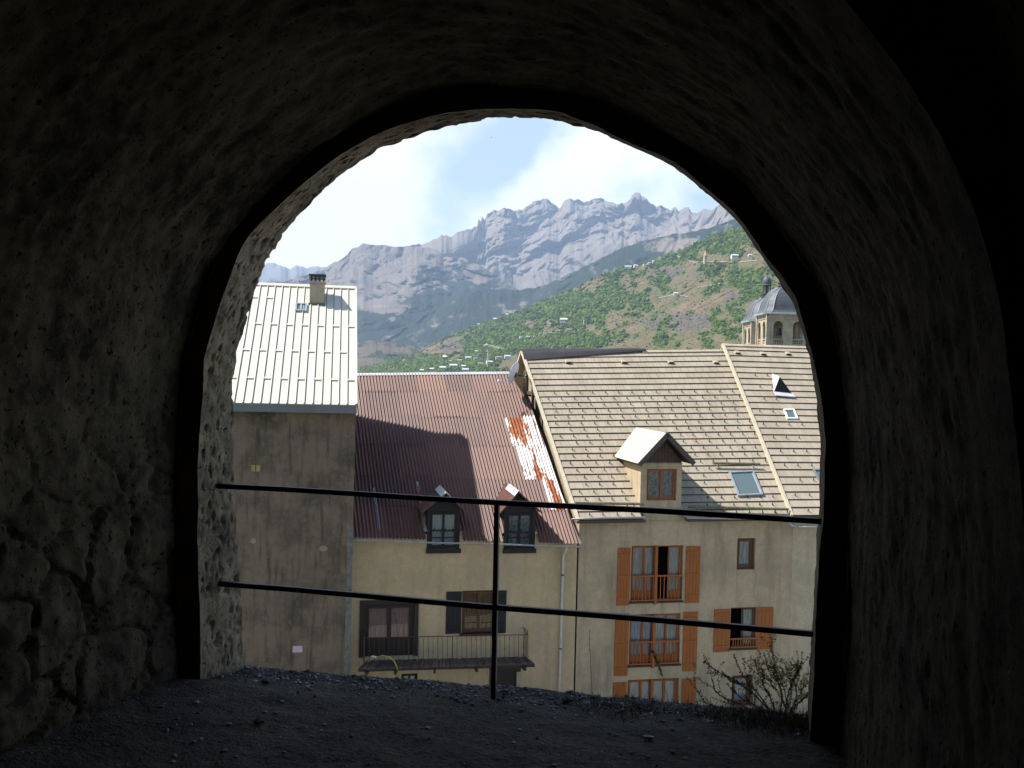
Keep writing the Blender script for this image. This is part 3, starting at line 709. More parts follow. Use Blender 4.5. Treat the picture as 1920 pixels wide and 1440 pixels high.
# gutter
gp = [FR.hit(x, y, -.45) for x, y in ((657, 1011), (700, 1012), (790, 1016), (880, 1018), (960, 1020), (1030, 1023), (1090, 1024))]
gutter(hR, gp, .055, 'zinc')
mb = MB(); p = FR.hit(1062, 1026, -.40)
pts = [p, p+Vector((-.02, .05, -.18)), FR.hit(1057, 1038, -.1), FR.hit(1056, 1048, -.09)] + [FR.hit(1056-.03*(y-1048), y, -.09) for y in (1100, 1150, 1200, 1260, 1340)]
mb.tube(pts, .048, 10); mb.build('downpipe', M['pale_pipe'], hR, smooth=True)
for y in (1078, 1216): mb = MB(); q = FR.hit(1056-.03*(y-1048), y, -.09); mb.tube([q-Vector((0, 0, .03)), q+Vector((0, 0, .03))], .058, 10); mb.build('pipe_bracket', M['dark_metal'], hR)
# dormers
def dormerR(x0, x1, ytop, ybot, apx, apy, capback, cur, label):
    r = FR.rect(x0, ytop, x1, ybot, -.02); a0, z0, a1, z1 = r; ac = (a0+a1)/2; ap = FR.hit(apx, apy, -.35)
    d = MB()    # cheeks and face
    d.box(a0-.0, a0+.10, -.02, 1.9, z0, z1+.05, 0); d.box(a1-.10, a1, -.02, 1.9, z0, z1+.05, 0)
    d.box(a0+.10, a1-.10, -.02, .08, z1-.12, z1+.05); d.box(a0-.02, a1+.06, -.10, -.004, z0-.16, z0, 0)
    d.face([(a0, -.02, z1+.05), (a1, -.02, z1+.05), (ap.x, -.02, ap.z-.12)])
    o = d.build('dormer', M['black_wood'], hR, label=label)
    rf = MB(); ez = z1-.10; wl, wr = a0-.26, a1+.22; bk = 2.6; zslope = 0.0
    for (xa, m_) in ((wl, 0), (wr, 0)):
        A = [Vector((ap.x, -.38, ap.z)), Vector((ap.x, bk, ap.z)), Vector((xa, bk, ez)), Vector((xa, -.38, ez))]
        nn = (A[1]-A[0]).cross(A[2]-A[1]).normalized(); nn = nn if nn.z > 0 else -nn
        rf.hexa([q-nn*.03 for q in A] + [q+nn*.0 for q in A], 0)
        N = 14
        for i in range(N):
            t = (i+.5)/N; rf.obox(A[0].lerp(A[1], t).lerp(A[3].lerp(A[2], t), .5)+nn*.006, Vector((0, .035, 0)), (A[3]-A[0])*.5, nn*.010, 0, rr.random())
    ro = rf.build('dormer_roof', M['rust_brown'], o)
    cp = MB(); cb = FR.hit(*capback, 1.25)
    for sgn, xa in ((-1, wl), (1, wr)):
        e = (Vector((xa, 0, ez)) - Vector((ap.x, 0, ap.z))).normalized(); up = Vector((0, 0, .055))
        A = [Vector((ap.x, -.42, ap.z))+up, Vector((ap.x, 1.35, ap.z+.06))+up, Vector((ap.x, 1.35, ap.z+.06))+e*.24+up*.7, Vector((ap.x, -.42, ap.z))+e*.24+up*.7]
        cp.hexa([q-Vector((0, 0, .02)) for q in A]+A)
    cp.build('ridge_cap', M['galv_clean'], o)
    wz1 = z1-.13
    window(FR, o, (a0+.08, z0+.0, a1-.08, wz1), .0, 'black_wood', 2, (.3,), cur, fw=.075)
    fl = MB(); fl.box(a1+.02, a1+.10, -.02, .5, z0+.12, z0+.65); fl.face([(a1+.03, -.02, z0+.1), (a1+.34, .0, z0+.12), (a1+.12, .2, z0+.75)]); fl.build('flashing', M['pale_render'], o)
    return o
dormerR(801, 862, 953, 1029, 836, 925, (822, 907), 'white_curtain', 'dormer lit flat white behind its panes, standing in the roof shade')
dormerR(945, 1003, 955, 1029, 972, 922, (955, 908), 'clutter', 'dormer in the sun with a bright bent ridge strip')
# french door, window, low openings
window(FR, hR, rDoor, .10, 'dark_wood', 2, (), 'pink_curtain', fw=.14, lowpanel=.34, name='french_door')
mb = MB(); a0, z0, a1, z1 = rDoor; mb.box(a0-.14, a0, -.05, .1, z0, z1); mb.box(a1, a1+.12, -.05, .1, z0, z1); mb.box(a0-.14, a1+.12, -.06, .1, z1, z1+.13); mb.build('door_casing', M['dark_wood'], hR)
window(FR, hR, rWin, .10, 'brown_frame', 2, (), 'amber_curtain', fw=.09)
shutter(hR, FR.rect(836, 1109, 865, 1188), 'black_wood', grooves=4); shutter(hR, FR.rect(931, 1107, 949, 1187), 'black_wood', grooves=3)
mb = MB(); mb.box(rWin[0]-.08, rWin[2]+.08, -.06, .1, rWin[1]-.08, rWin[1]); mb.build('window_sill', M['dark_wood'], hR)
window(FR, hR, rLow, .08, 'black_wood', 2, (), 'white_curtain', fw=.07)
mb = MB(); a0, z0, a1, z1 = rDr; am = a0+(a1-a0)*.45
mb.box(a0, am, -.02, .12, z0, z1); mb.box(am, a1-.16, .08, .14, z0, z1-.2); mb.box(am, a1, .0, .12, z1-.2, z1); mb.box(a1-.16, a1, .0, .12, z0, z1-.2, 1)
for k in range(6): x = am+(a1-.16-am)*k/6; mb.box(x, x+.015, .07, .08, z0, z1-.2)
mb.build('entrance_door', [M['dark_wood'], M['chimney_render']], hR)
# balcony
mb = MB(); bl = FR.hit(672, 1253, -1.15); br = FR.hit(1003, 1244, -1.15); wl_ = FR.hit(688, 1238, 0); wr_ = FR.hit(986, 1231, 0)
npl = 46
for k in range(npl):
    f0, f1 = k/npl, (k+.9)/npl; h = .01*mn.noise(Vector((k*.9, 0, 0)))+.012*(k % 2)
    q = [bl.lerp(br, f0), bl.lerp(br, f1), wl_.lerp(wr_, f1), wl_.lerp(wr_, f0)]
    mb.hexa([x+Vector((0, -.02*(k % 3), h-.04)) for x in q]+[x+Vector((0, -.02*(k % 3), h)) for x in q], 0, rr.random())
m = Mt('weathered_board', (.1, .08, .07), .85); m.color(m.mix(m.attr(), (.055, .042, .038), (.125, .095, .08))); m.bump(m.noise(20, 4, .6), .4, .01); M['weathered_board'] = m.m
bal = mb.build('balcony', M['weathered_board'], hR)
mb = MB(); mb.bar(bl+Vector((0, .05, -.09)), br+Vector((0, .05, -.09)), .08, .09)
for t in (.04, .2, .42, .66, .94): f = bl.lerp(br, t); w2 = wl_.lerp(wr_, t); mb.bar(f+Vector((0, -.12, -.17)), w2+Vector((0, 0, -.12)), .09, .12)
mb.build('joist', M['dark_wood'], bal)
mb = MB(); f0, f1 = FR.hit(683, 1246, -.85), FR.hit(990, 1239, -.85); t0, t1 = FR.hit(683, 1196, -.85), FR.hit(990, 1190, -.85); nb = 34
mb.tube([t0, t1], .016, 6); mb.tube([f0+Vector((0, 0, .06)), f1+Vector((0, 0, .06))], .012, 6)
for k in range(nb+1):
    p, q = f0.lerp(f1, k/nb), t0.lerp(t1, k/nb); mb.tube([p, q], .018 if k % 9 == 0 else .009, 5)
    if k % 2: c = p.lerp(q, .5); mb.tube([c-Vector((0, 0, .03)), c, c+Vector((0, 0, .03))], [.006, .018, .006], 5)
for (a_, b_) in ((t1, Vector((t1.x, 0, t1.z+.06))), (f1, Vector((f1.x, 0, f1.z))), (t0, Vector((t0.x, 0, t0.z+.06)))): mb.tube([a_, b_], .014, 5)
for k in range(1, 6): mb.tube([f1+Vector((0, .85*k/6, 0)), t1+Vector((0, .85*k/6, .01*k))], .009, 5); mb.tube([f0+Vector((0, .85*k/6, 0)), t0+Vector((0, .85*k/6, .01*k))], .009, 5)
mb.tube([t1, t1+Vector((-.02, 0, .14)), t1+Vector((-.12, .1, .24))], .014, 5)
mb.build('balcony_railing', M['rail_rust'] if 'rail_rust' in M else simple('rail_rust', (.07, .035, .025), .7, .2, .3, 20).m, bal)

# ---------- B: beige house with tiled roof
FB = Frame(FR.wv(0, .0, 0), R(12)); BRI = 8.6
hB = empty('beige_house', FB.wv(FB.hit(1082, 1150, 0).x, 0, 0), FB.H, 'beige house with tan tiled roof and orange shutters', 'house', 'houses across the street')
OB = Vector((FB.hit(1082, 1150, 0).x, 0, 0)); FB = Frame(FB.wv(OB), R(12))
b0 = FB.hit(1083, 974, -.40); b1 = FB.hit(1484, 968, -.40); b2 = FB.hit(1357, 657, BRI); b3 = FB.hit(979, 661, BRI)
# keep the slope planar: one height for each edge
QB = Quad(b0, b1, b2, b3)
c0 = FB.hit(1484, 966, -.45); c1 = FB.hit(1640, 968, -.45); c2 = FB.hit(1500, 646, BRI+.1); c3 = FB.hit(1355, 646, BRI+.1)
zz = c0.z; QC = Quad((c0.x, c0.y, c0.z), (c0.x+5.2, c0.y, c0.z), (c3.x+5.2, c3.y, c3.z), c3)
m = Mt('roof_tile', (.5, .42, .3), .88, 0, .2); t_ = m.attr(); f = m.noise(1.0, 8, .7, (1.4, .5, .5)); g_ = m.noise(18, 5, .7)
cc = m.mix(t_, (.350, .297, .228), (.445, .382, .298)); cc = m.mix(m.ramp(f, .42, .75, 0, .7), cc, (.26, .215, .155)); cc = m.mix(m.ramp(m.noise(2.2, 6, .7, (.8, .3, .3)), .52, .8, 0, .5), cc, (.30, .24, .19)); cc = m.mix(m.ramp(g_, .3, .65, .35, 0), cc, (.20, .17, .12)); m.color(cc); m.bump(g_, .3, .01); M['roof_tile'] = m.m
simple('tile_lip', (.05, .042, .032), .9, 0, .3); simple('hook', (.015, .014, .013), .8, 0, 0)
m = Mt('pale_tile', (.54, .49, .38), .85); M['pale_tile'] = m.m
def tiles(Q, N, parent, tw=.33, cut=None, seed=3, name='roof'):
    tc_ = .40/(BRI+.4)
    mb = MB(); rr = random.Random(seed); W = (Q.q[1]-Q.q[0]).length; nt_ = int(W/tw)
    mb.grid([[Q.p(i/12, tc_+(1-tc_)*j/12, -.05) for i in range(13)] for j in range(13)], 1)
    for i in range(N):
        t0, t1 = i/N, (i+1)/N; off = .5*(i % 2); rl = rr.uniform(-.004, .004)
        for k in range(-1, nt_+1):
            s0, s1 = max(0, (k+off)/nt_), min(1, (k+1+off)/nt_)
            if s1-s0 < .002: continue
            if cut and t0 < tc_-.012:
                if s0 >= cut[0] and s1 <= cut[1]: continue
                if s0 < cut[0] < s1: s1 = cut[0]
                elif s0 < cut[1] < s1: s0 = cut[1]
            tn = min(1, max(0, rr.gauss(.5, .2))); h = .056+rr.uniform(-.0015, .0015)+rl; e = .0004
            a, b, c, d = Q.p(s0+e, t0-.003, h), Q.p(s1-e, t0-.003, h), Q.p(s1-e, t1, .004), Q.p(s0+e, t1, .004)
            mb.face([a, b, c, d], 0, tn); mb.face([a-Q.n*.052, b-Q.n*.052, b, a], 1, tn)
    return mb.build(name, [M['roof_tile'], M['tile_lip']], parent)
cutB = (QB.inv(FB, 1199, 960)[0], QB.inv(FB, 1278, 960)[0])
rB = tiles(QB, 26, hB, cut=cutB); rC = tiles(QC, 26, hB, seed=8, name='side_roof')
# verges, soffits, ridge
def verge(Q, s, parent, w=.16, h=.07, mat='gable_board', ex=1):
    mb = MB(); p, q = Q.p(s, -.004, .02), Q.p(s, 1.0, .02); mb.bar(p, q, w, .13, up=Q.n); return mb.build('verge', M[mat], parent)
verge(QB, 0.0, rB, .12); verge(QC, 0.0, rC, .12)
# back slope and gable wall
mb = MB(); bk = Vector((0, 9.5, -7.0)); rl, rr_ = QB.p(0, 1, .02), QC.p(1, 1, .02)
A = [rl+Vector((0, 0, 0)), QB.p(1, 1, .02), QB.p(1, 1, .02)+bk, rl+bk]; mb.hexa([x-Vector((0, 0, .1)) for x in A]+A)
A = [QC.p(0, 1, .02), QC.p(1, 1, .02), QC.p(1, 1, .02)+bk, QC.p(0, 1, .02)+bk]; mb.hexa([x-Vector((0, 0, .1)) for x in A]+A)
mb.build('back_roof', M['roof_tile'], hB)
mb = MB(); mb.bar(rl+Vector((-.01, .02, .02)), rl+bk+Vector((-.01, .02, .02)), .12, .14, up=Vector((1, 0, 0))); mb.build('back_verge', M['gable_board'], hB)
mb = MB(); ey = (QB.q[3]-QB.q[0]).normalized(); ag = .05
apex = rl+Vector((.25, 0, -.16)); fz0 = QB.p(0, .04, -.15)
gx = lambda b: .05 + (rl.x+.30-.05)*min(1, b/BRI)     # the gable wall follows the splayed verge
mb.face([(ag, 0, 0), (ag, 0, fz0.z), (gx(BRI), BRI, apex.z), (gx(BRI), BRI, 0)]); mb.face([(gx(BRI), BRI, 0), (gx(BRI), BRI, apex.z), (gx(BRI), 17, 0+QB.q[0].z), (gx(BRI), 17, 0)])
mb.build('gable_wall', M['gable_render'] if 'gable_render' in M else simple('gable_render', (.34, .28, .19), .9, 0, .4, 2.5, .4).m, hB)
mb = MB(); g0 = lambda b, z: Vector((gx(b)-.03, b, z))
for (b, z0, z1) in ((BRI-1.2, apex.z-3.4, apex.z-1.0), (BRI-.1, apex.z-2.6, apex.z-.25)): mb.bar(g0(b, z0), g0(b, z1), .16, .14, up=Vector((0, 1, 0)))
mb.bar(g0(BRI-2.1, apex.z-1.75), g0(BRI+1.6, apex.z-1.75), .12, .16); mb.bar(g0(BRI-.9, apex.z-.75), g0(BRI+.8, apex.z-.75), .10, .12)
mb.box(gx(BRI-2.6)-.05, gx(BRI-2.6)+.04, BRI-2.9, BRI-1.5, apex.z-3.2, apex.z-2.0)
mb.build('gable_timber', M['weathered_board'], hB)
mb = MB(); L0, L1 = QB.p(-.004, 1, .02), QB.p(.60, 1, .05); n = 24; rows = []   # dark metal ridge sheet, wide at the left, tapering right
for i in range(n+1):
    t = i/n; c = L0.lerp(L1, t); wd = .62*(1-t)+.10; up = .06+.05*(1-t)+.012*math.sin(t*17)
    rows.append([c - ey*wd + QB.n*.06, c - ey*wd*.5+QB.n*.08+Vector((0, 0, up*.4)), c + Vector((0, 0, up+.05)), c + Vector((0, .3, -.12+up))])
mb.grid(list(map(list, zip(*rows)))); mb.build('ridge_sheet', M['dark_sheet'] if 'dark_sheet' in M else simple('dark_sheet', (.085, .075, .075), .38, .5, .25, 1.2).m, rB, smooth=True)
for Q, s0, par in ((QB, .58, rB), (QC, 0.0, rC)):
    mb = MB(); e2 = (Q.q[3]-Q.q[0]).normalized(); n = 14
    for k in range(n):
        a_, b_ = Q.p(s0+(1-s0)*k/n, 1, .03), Q.p(s0+(1-s0)*(k+.96)/n, 1, .03)
        mb.hexa([a_-e2*.2, b_-e2*.2, b_+Vector((0, .18, -.12)), a_+Vector((0, .18, -.12)), a_-e2*.18+Q.n*.05, b_-e2*.18+Q.n*.05, b_+Vector((0, .08, .03)), a_+Vector((0, .08, .03))], 0, rr.random())
    mb.build('ridge_tile', M['roof_tile'], par)
# snow hooks: each row, scattered as on the photo
def hook_mb(Q, s, t):
    mb = MB(); e2 = (Q.q[3]-Q.q[0]).normalized(); e1 = (Q.q[1]-Q.q[0]).normalized(); c = Q.p(s, t, .05)
    mb.obox(c+Q.n*.045, e1*.010, e2*.012, Q.n*.05); mb.obox(c+Q.n*.012+e1*.03, e1*.04, e2*.012, Q.n*.008); mb.obox(c+Q.n*.09, e1*.012, e2*.03, Q.n*.012)
    return mb
def place_hooks(Q, parent, rows, step, ok, limit, seed):
    rr = random.Random(seed); W = (Q.q[1]-Q.q[0]).length; lst = []
    for i in rows:
        s = (.35+.33*rr.random()*2)/W
        while s < .985:
            if ok(s, (i+.35)/26): lst.append((s, (i+.42)/26))
            s += step/W*rr.choice((.95, 1, 1, 1.05))
    lst.sort(key=lambda q: q[1])
    for s, t in lst[:limit]: hook_mb(Q, s, t).build('snow_hook', M['hook'], parent)
    if lst[limit:]:
        big = MB()
        for s, t in lst[limit:]:
            h = hook_mb(Q, s, t); b = len(big.v); big.v += h.v; big.f += [tuple(b+i for i in f) for f in h.f]; big.m += h.m; big.t += h.t
        o = big.build('snow_hook', M['hook'], parent); o['kind'] = 'stuff'
dB = QB.inv(FB, 1195, 945); 
def okB(s, t):
    x0 = QB.inv(FB, 1165, 900)[0]; x1 = QB.inv(FB, 1300, 900)[0]; y1 = QB.inv(FB, 1240, 800)[1]
    if x0 < s < x1 and t < y1: return False
    a = QB.inv(FB, 1355, 935); b = QB.inv(FB, 1435, 870)
    return not (a[0]-.005 < s < b[0]+.03 and a[1] < t < b[1])
place_hooks(QB, rB, range(0, 19), .56, okB, 100, 4)
def okC(s, t):
    a = QC.inv(FB, 1465, 745)[0]; return s < .46 and not (s > a-.01 and .5 < t < .85)
place_hooks(QC, rC, range(0, 21), .62, lambda s, t: okC(s, t) and (int(t*26) % 2 == 0), 60, 5)
def vent(Q, F, px, py, parent):
    s, t = Q.inv(F, px, py); mb = MB(); e2 = (Q.q[3]-Q.q[0]).normalized(); e1 = (Q.q[1]-Q.q[0]).normalized(); c = Q.p(s, t, .04)
    A = [c-e1*.17, c+e1*.17, c+e1*.12+e2*.28, c-e1*.12+e2*.28]; B = [c-e1*.11+Q.n*.10, c+e1*.11+Q.n*.10, c+e1*.09+e2*.26+Q.n*.02, c-e1*.09+e2*.26+Q.n*.02]
    mb.hexa(A+B); mb.obox(c-e2*.006+Q.n*.04, e1*.12, e2*.004, Q.n*.035, 1); mb.build('vent_tile', [M['roof_tile'], M['tile_lip']], parent)
for x, y in ((1066, 684), (1170, 686), (1257, 688), (1341, 690)): vent(QB, FB, x, y, rB)
for x, y in ((1383, 665), (1431, 667), (1478, 667), (1524, 668)): vent(QC, FB, x, y, rC)
# facade
def R4(*a, b=0.0): return FB.rect(*a, b)
w1, w2, w3 = R4(1183, 1023, 1280, 1127), R4(1180, 1151, 1275, 1246), R4(1176, 1273, 1272, 1360)
w4, w5, w6 = R4(1382, 1009, 1416, 1068), R4(1369, 1139, 1418, 1215), R4(1372, 1266, 1411, 1325)
aC = FB.hit(1484, 1100, 0).x; zE = QB.p(.5, .36/9, -.06).z
zE = min(QB.p(s, .4/9, -.05).z for s in (0, 1))
mb = MB(); faux_holes(0, aC, 0, zE-.02, [w1, w2, w3, w4, w5, w6], mb)
mb.face([(0, 0, zE-.02), (aC, 0, zE-.02), (aC, 0.02, QB.p(1, .05, -.05).z), (0, 0.02, QB.p(0, .05, -.05).z)])
mb.build('wall', M['beige_render'], hB)
mb = MB(); mb.face([(aC+5, 17, 0), (gx(BRI), 17, 0), (gx(BRI), 17, zE), (aC+5, 17, zE)]); mb.build('rear_wall', M['beige_render'], hB)
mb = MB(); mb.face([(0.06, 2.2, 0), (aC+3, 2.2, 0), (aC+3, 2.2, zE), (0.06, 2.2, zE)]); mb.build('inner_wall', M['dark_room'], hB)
# the wing at the right turns towards the viewer
HC = R(-3.5) - FB.H; cc_, ss_ = math.cos(HC), math.sin(HC); Lc = 5.0
mb = MB(); e_ = (aC+cc_*Lc, ss_*Lc); zc = QC.p(0, .03, -.08).z
mb.face([(aC, 0, 0), (e_[0], e_[1], 0), (e_[0], e_[1], zc-.55), (aC, 0, zc)]); mb.face([(e_[0], e_[1], 0), (e_[0]+1, 17, 0), (e_[0]+1, 17, zc), (e_[0], e_[1], zc-.5)])
mb.build('wing_wall', M['pale_render'], hB)
# soffits and gutters
gB1 = [FB.hit(x, y, -.50) for x, y in ((1072, 972), (1140, 970), (1209, 969))]; gB2 = [FB.hit(x, y, -.5) for x, y in ((1287, 970), (1380, 971), (1484, 972))]
gutter(hB, gB1, .065, 'zinc'); gutter(hB, gB2, .065, 'zinc')
g3 = [FB.hit(1497, 987, -.55), FB.hit(1530, 987, -.6), FB.hit(1600, 986, -.6)]; gutter(hB, g3, .075, 'zinc')
mb = MB(); mb.tube([FB.hit(1478, 979, -.5), FB.hit(1484, 985, -.48), FB.hit(1494, 988, -.4), FB.hit(1500, 988, -.4)], .05, 8); mb.build('gutter_elbow', M['zinc'], hB, smooth=True)
mb = MB()
for Q, s0, s1 in ((QB, 0, .31), (QB, .51, 1), (QC, 0, 1)):
    p, q = Q.p(s0, 0, -.06), Q.p(s1, 0, -.06); mb.hexa([p-Vector((0, 0, .12)), q-Vector((0, 0, .12)), q+Vector((0, .5, -.12)), p+Vector((0, .5, -.12)), p, q, q+Vector((0, .5, .3)), p+Vector((0, .5, .3))])
mb.build('eaves_board', M['weathered_board'], hB)
# windows
def wrap(r, f): return (r[0], r[1]+(r[3]-r[1])*f[0], r[2], r[1]+(r[3]-r[1])*f[1])
def casement(r, cur, op=(), lp=.18, post=True):
    a0, z0, a1, z1 = r; wo = window(FB, hB, r, .12, 'orange', 4, (), cur, fw=.075, open_=op, lowpanel=lp)
    guard(hB, (a0+.02, z0+.02, a1-.02, z0+(z1-z0)*.47), -.03, 14)
    mb = MB(); c = (a0+a1)/2; mb.box(c-.11, c+.0, -.07, .12, z0-.12, z1-.02); mb.build('mullion_post', M['orange'], wo)
casement(w1, ['lace', 'lace', None, 'lace'], (2,)); casement(w2, ['blue_curtain', 'blue_curtain', 'lace', 'lace']); 
window(FB, hB, w3, .12, 'orange', 4, (), 'voile', fw=.09); mb = MB(); c = (w3[0]+w3[2])/2; mb.box(c-.11, c, -.02, .12, w3[1], w3[3]-.02); mb.build('mullion_post', M['orange'], hB)
window(FB, hB, w4, .16, 'brown_frame', 1, (), 'lace', fw=.11); window(FB, hB, w6, .16, 'brown_frame', 1, (), 'lace', fw=.12)
window(FB, hB, w5, .12, 'brown_frame', 2, (), [None, 'lace'], open_=(0,), fw=.08); guard(hB, (w5[0]+.02, w5[1]+.02, w5[2]-.02, w5[1]+.42), -.03, 10)
for r in ((1157, 1027, 1181, 1135), (1285, 1024, 1312, 1130), (1152, 1151, 1178, 1267), (1280, 1147, 1307, 1258), (1148, 1279, 1174, 1362), (1277, 1272, 1304, 1360), (1338, 1142, 1368, 1222), (1419, 1138, 1449, 1217)):
    shutter(hB, R4(*r), 'orange', grooves=4)
for r in (w1, w2, w5): mb = MB(); mb.box(r[0]-.05, r[2]+.05, -.05, .12, r[1]-.07, r[1]); mb.build('window_sill', M['dark_wood'], hB)
# dormer
fr = R4(1212, 879, 1268, 938); dw = R4(1200, 868, 1277, 975); ap = FB.hit(1251, 812, -.45); eR = FB.hit(1303, 868, -.45); eL = FB.hit(1197, 870, -.45)
mb = MB(); faux_holes(dw[0], dw[2], dw[1], dw[3]-.02, [fr], mb, b=-.04, dep=.16)
mb.face([(dw[0], -.04, dw[1]), (dw[0], -.04, dw[3]), (dw[0], 3.4, dw[3]), (dw[0], 3.4, dw[1])]); mb.face([(dw[2], -.04, dw[1]), (dw[2], 3.4, dw[1]), (dw[2], 3.4, dw[3]), (dw[2], -.04, dw[3])])
mb.face([(dw[0]-.0, -.04, dw[3]-.02), (dw[2], -.04, dw[3]-.02), (dw[2], .0, dw[3]+.02), (dw[0], .0, dw[3]+.02)])
dB_ = mb.build('dormer', M['beige_render'], hB)
mb = MB(); cx = (dw[0]+dw[2])/2; n = 12; zb = dw[3]-.0
for k in range(n):
    x0, x1 = dw[0]+(dw[2]-dw[0])*k/n, dw[0]+(dw[2]-dw[0])*(k+.93)/n; hgt = lambda x: zb + (ap.z-.18-zb)*(1-abs(x-ap.x)/((dw[2]-dw[0])/2+.0)) if abs(x-ap.x) < (dw[2]-dw[0])/2 else zb
    mb.hexa([(x0, .02, zb), (x1, .02, zb), (x1, .05, zb), (x0, .05, zb), (x0, .02, hgt(x0)+.01), (x1, .02, hgt(x1)+.01), (x1, .05, hgt(x1)+.01), (x0, .05, hgt(x0)+.01)], 0, rr.random())
mb.build('gable_board', M['brown_board'] if 'brown_board' in M else simple('brown_board', (.085, .045, .03), .8, 0, .5, 8).m, dB_)
for side, e in ((0, eL), (1, eR)):
    mb = MB(); L = 3.2 if side == 0 else 3.0
    A = [Vector((ap.x, -.45, ap.z)), Vector((e.x, -.45, e.z)), Vector((e.x, L-1.5*1, e.z)), Vector((ap.x, L, ap.z))]
    A[2] = Vector((e.x, 2.6, e.z)); nn = (A[1]-A[0]).cross(A[2]-A[1]).normalized(); nn = nn if nn.z > 0 else -nn
    mb.hexa([q-nn*.09 for q in A]+A, 1)
    for k in range(4):
        t0, t1 = k/4, (k+1)/4
        a_, b_, c_, d_ = A[0].lerp(A[1], t0), A[0].lerp(A[1], t1), A[3].lerp(A[2], t1), A[3].lerp(A[2], t0)
        mb.face([a_+nn*.006, b_+nn*.03, c_+nn*.03, d_+nn*.006][::-1] if side else [a_+nn*.006, b_+nn*.03, c_+nn*.03, d_+nn*.006], 0, .9)
        mb.face([b_, b_+nn*.03, c_+nn*.03, c_], 1)
    mb.obox((A[0]+A[1])/2-nn*.05+Vector((0, -.02, 0)), (A[1]-A[0])*.5, Vector((0, .04, 0)), nn*.09, 2)
    mb.build('dormer_roof', [M['pale_tile'] if side == 0 else M['roof_tile'], M['tile_lip'], M['weathered_board']], dB_)  # left slope takes the paler tile
window(FB, dB_, fr, .06, 'orange', 2, (), 'clutter', fw=.07)
# skylight, guard logs, vents
skylight(FB, QB, hB, [(1384, 930), (1431, 928), (1412, 884), (1366, 886)], 'zinc', .10)
mb = MB(); a_ = QB.inv(FB, 1384, 934); 
mb = MB(); 
def logbar(Q, x0, y0, x1, y1, name='snow_guard'):
    s0, t0 = Q.inv(FB, x0, y0, .2); s1, t1 = Q.inv(FB, x1, y1, .2); mb = MB(); p, q = Q.p(s0, t0, .2), Q.p(s1, t1, .2)
    mb.tube([p, q], .055, 8)
    for k in (.12, .87): c = p.lerp(q, k); mb.obox(c-Q.n*.08, Vector((.02, 0, 0)), Vector((0, .02, .015)), Q.n*.12, 1)
    return mb.build(name, [M['moss_log'] if 'moss_log' in M else simple('moss_log', (.16, .15, .08), .9, 0, .4, 8, .3).m, M['zinc']], hB)
logbar(QB, 1336, 870, 1424, 872); logbar(QB, 1078, 943, 1206, 945); logbar(QB, 1290, 950, 1478, 955)
skylight(FB, QC, hB, [(1476, 785), (1497, 785), (1489, 767), (1469, 767)], 'white_paint', .08)
skylight(FB, QC, hB, [(1546, 918), (1590, 916), (1572, 878), (1524, 880)], 'fascia', .10)
# triangular roof vent on the right slope
mb = MB(); p1, p2 = QC.inv(FB, 1450, 738), QC.inv(FB, 1486, 741); A_, B_ = QC.p(*p1, .03), QC.p(*p2, .03); T = QC.p(*QC.inv(FB, 1447, 701), .03); ap_ = A_.lerp(B_, .42)+Vector((0, 0, .95)); ap_ = FB.hit(1462, 706, A_.y+.05)
mb.face([A_, ap_, T], 0); mb.face([B_, T, ap_], 0); mb.build('roof_vent', M['galv_clean'], hB)
mb = MB(); o_ = Vector((0, .03, 0)); mb.face([A_+o_, B_+o_, ap_+o_]); mb.obox((A_+B_)/2+Vector((0, -.12, -.02)), (B_-A_)*.5, Vector((0, .13, .08)), Vector((0, 0, .02)), 1); mb.build('vent_louvre', [M['dark_room'], M['galv_clean']], hB)

simple('hose_yellow', (.50, .40, .05), .5, 0, .1); simple('bag_white', (.7, .7, .68), .6, 0, .1)
mb = MB(); hp = [FR.hit(x, y, b) for x, y, b in ((688, 1242, -.6), (702, 1233, -.7), (718, 1229, -.8), (730, 1232, -.95), (739, 1239, -1.05), (744, 1250, -1.18), (745, 1256, -1.18))]
mb.tube([q-hp[3] for q in hp], .022, 6); o = mb.build('garden_hose', M['hose_yellow'], None, smooth=True); o.location = FR.wv(hp[3]); o.rotation_euler = (0, 0, FR.H); tag(o, 'thin yellow hose arching over the left end of the balcony floor', 'hose')
mb = MB(); rock(mb, (0, 0, 0), .10, random.Random(2), 0, .5, .5); o = mb.build('white_bag', M['bag_white']); o.location = FR.wv(FR.hit(701, 1231, -.8)); tag(o, 'small white crumpled bag lying on the balcony by the glazed door', 'bag')
# ---------- dish and antenna
simple('cable', (.55, .52, .45), .6, 0, 0)
dc = FB.wv(FB.hit(963, 699, 6.9)); dish = empty('satellite_dish', dc, R(12), 'white satellite dish seen edge-on, fixed to the gable beside the rusty roof', 'satellite dish')
mb = MB(); prof_ = [(.001, .10), (.15, .093), (.3, .07), (.45, .03), (.52, 0), (.525, -.012), (.45, .018), (.3, .058), (.15, .08), (.001, .088)]; mb.lathe(prof_, (0, 0, 0), 28)
o = mb.build('reflector', M['dish_white'], dish, smooth=True); o.rotation_euler = Vector((-.83, .52, .32)).to_track_quat('-Z', 'Y').to_euler(); o.scale = (1, 1, 1)
mb = MB(); mb.tube([(.05, .0, -.05), (.30, .1, -.12), (.62, .12, -.15)], .03, 6); mb.box(.0, .14, -.06, .06, -.22, .02); mb.build('mount', M['dark_metal'], dish)
mb = MB(); mb.tube([(-.1, -.2, -.45), (-.5, -.5, -.45), (-.80, -.55, -.36)], .014, 5); mb.tube([(-.82, -.55, -.36), (-.70, -.52, -.40)], .05, 8); mb.build('feed_arm', M['dish_white'], dish)
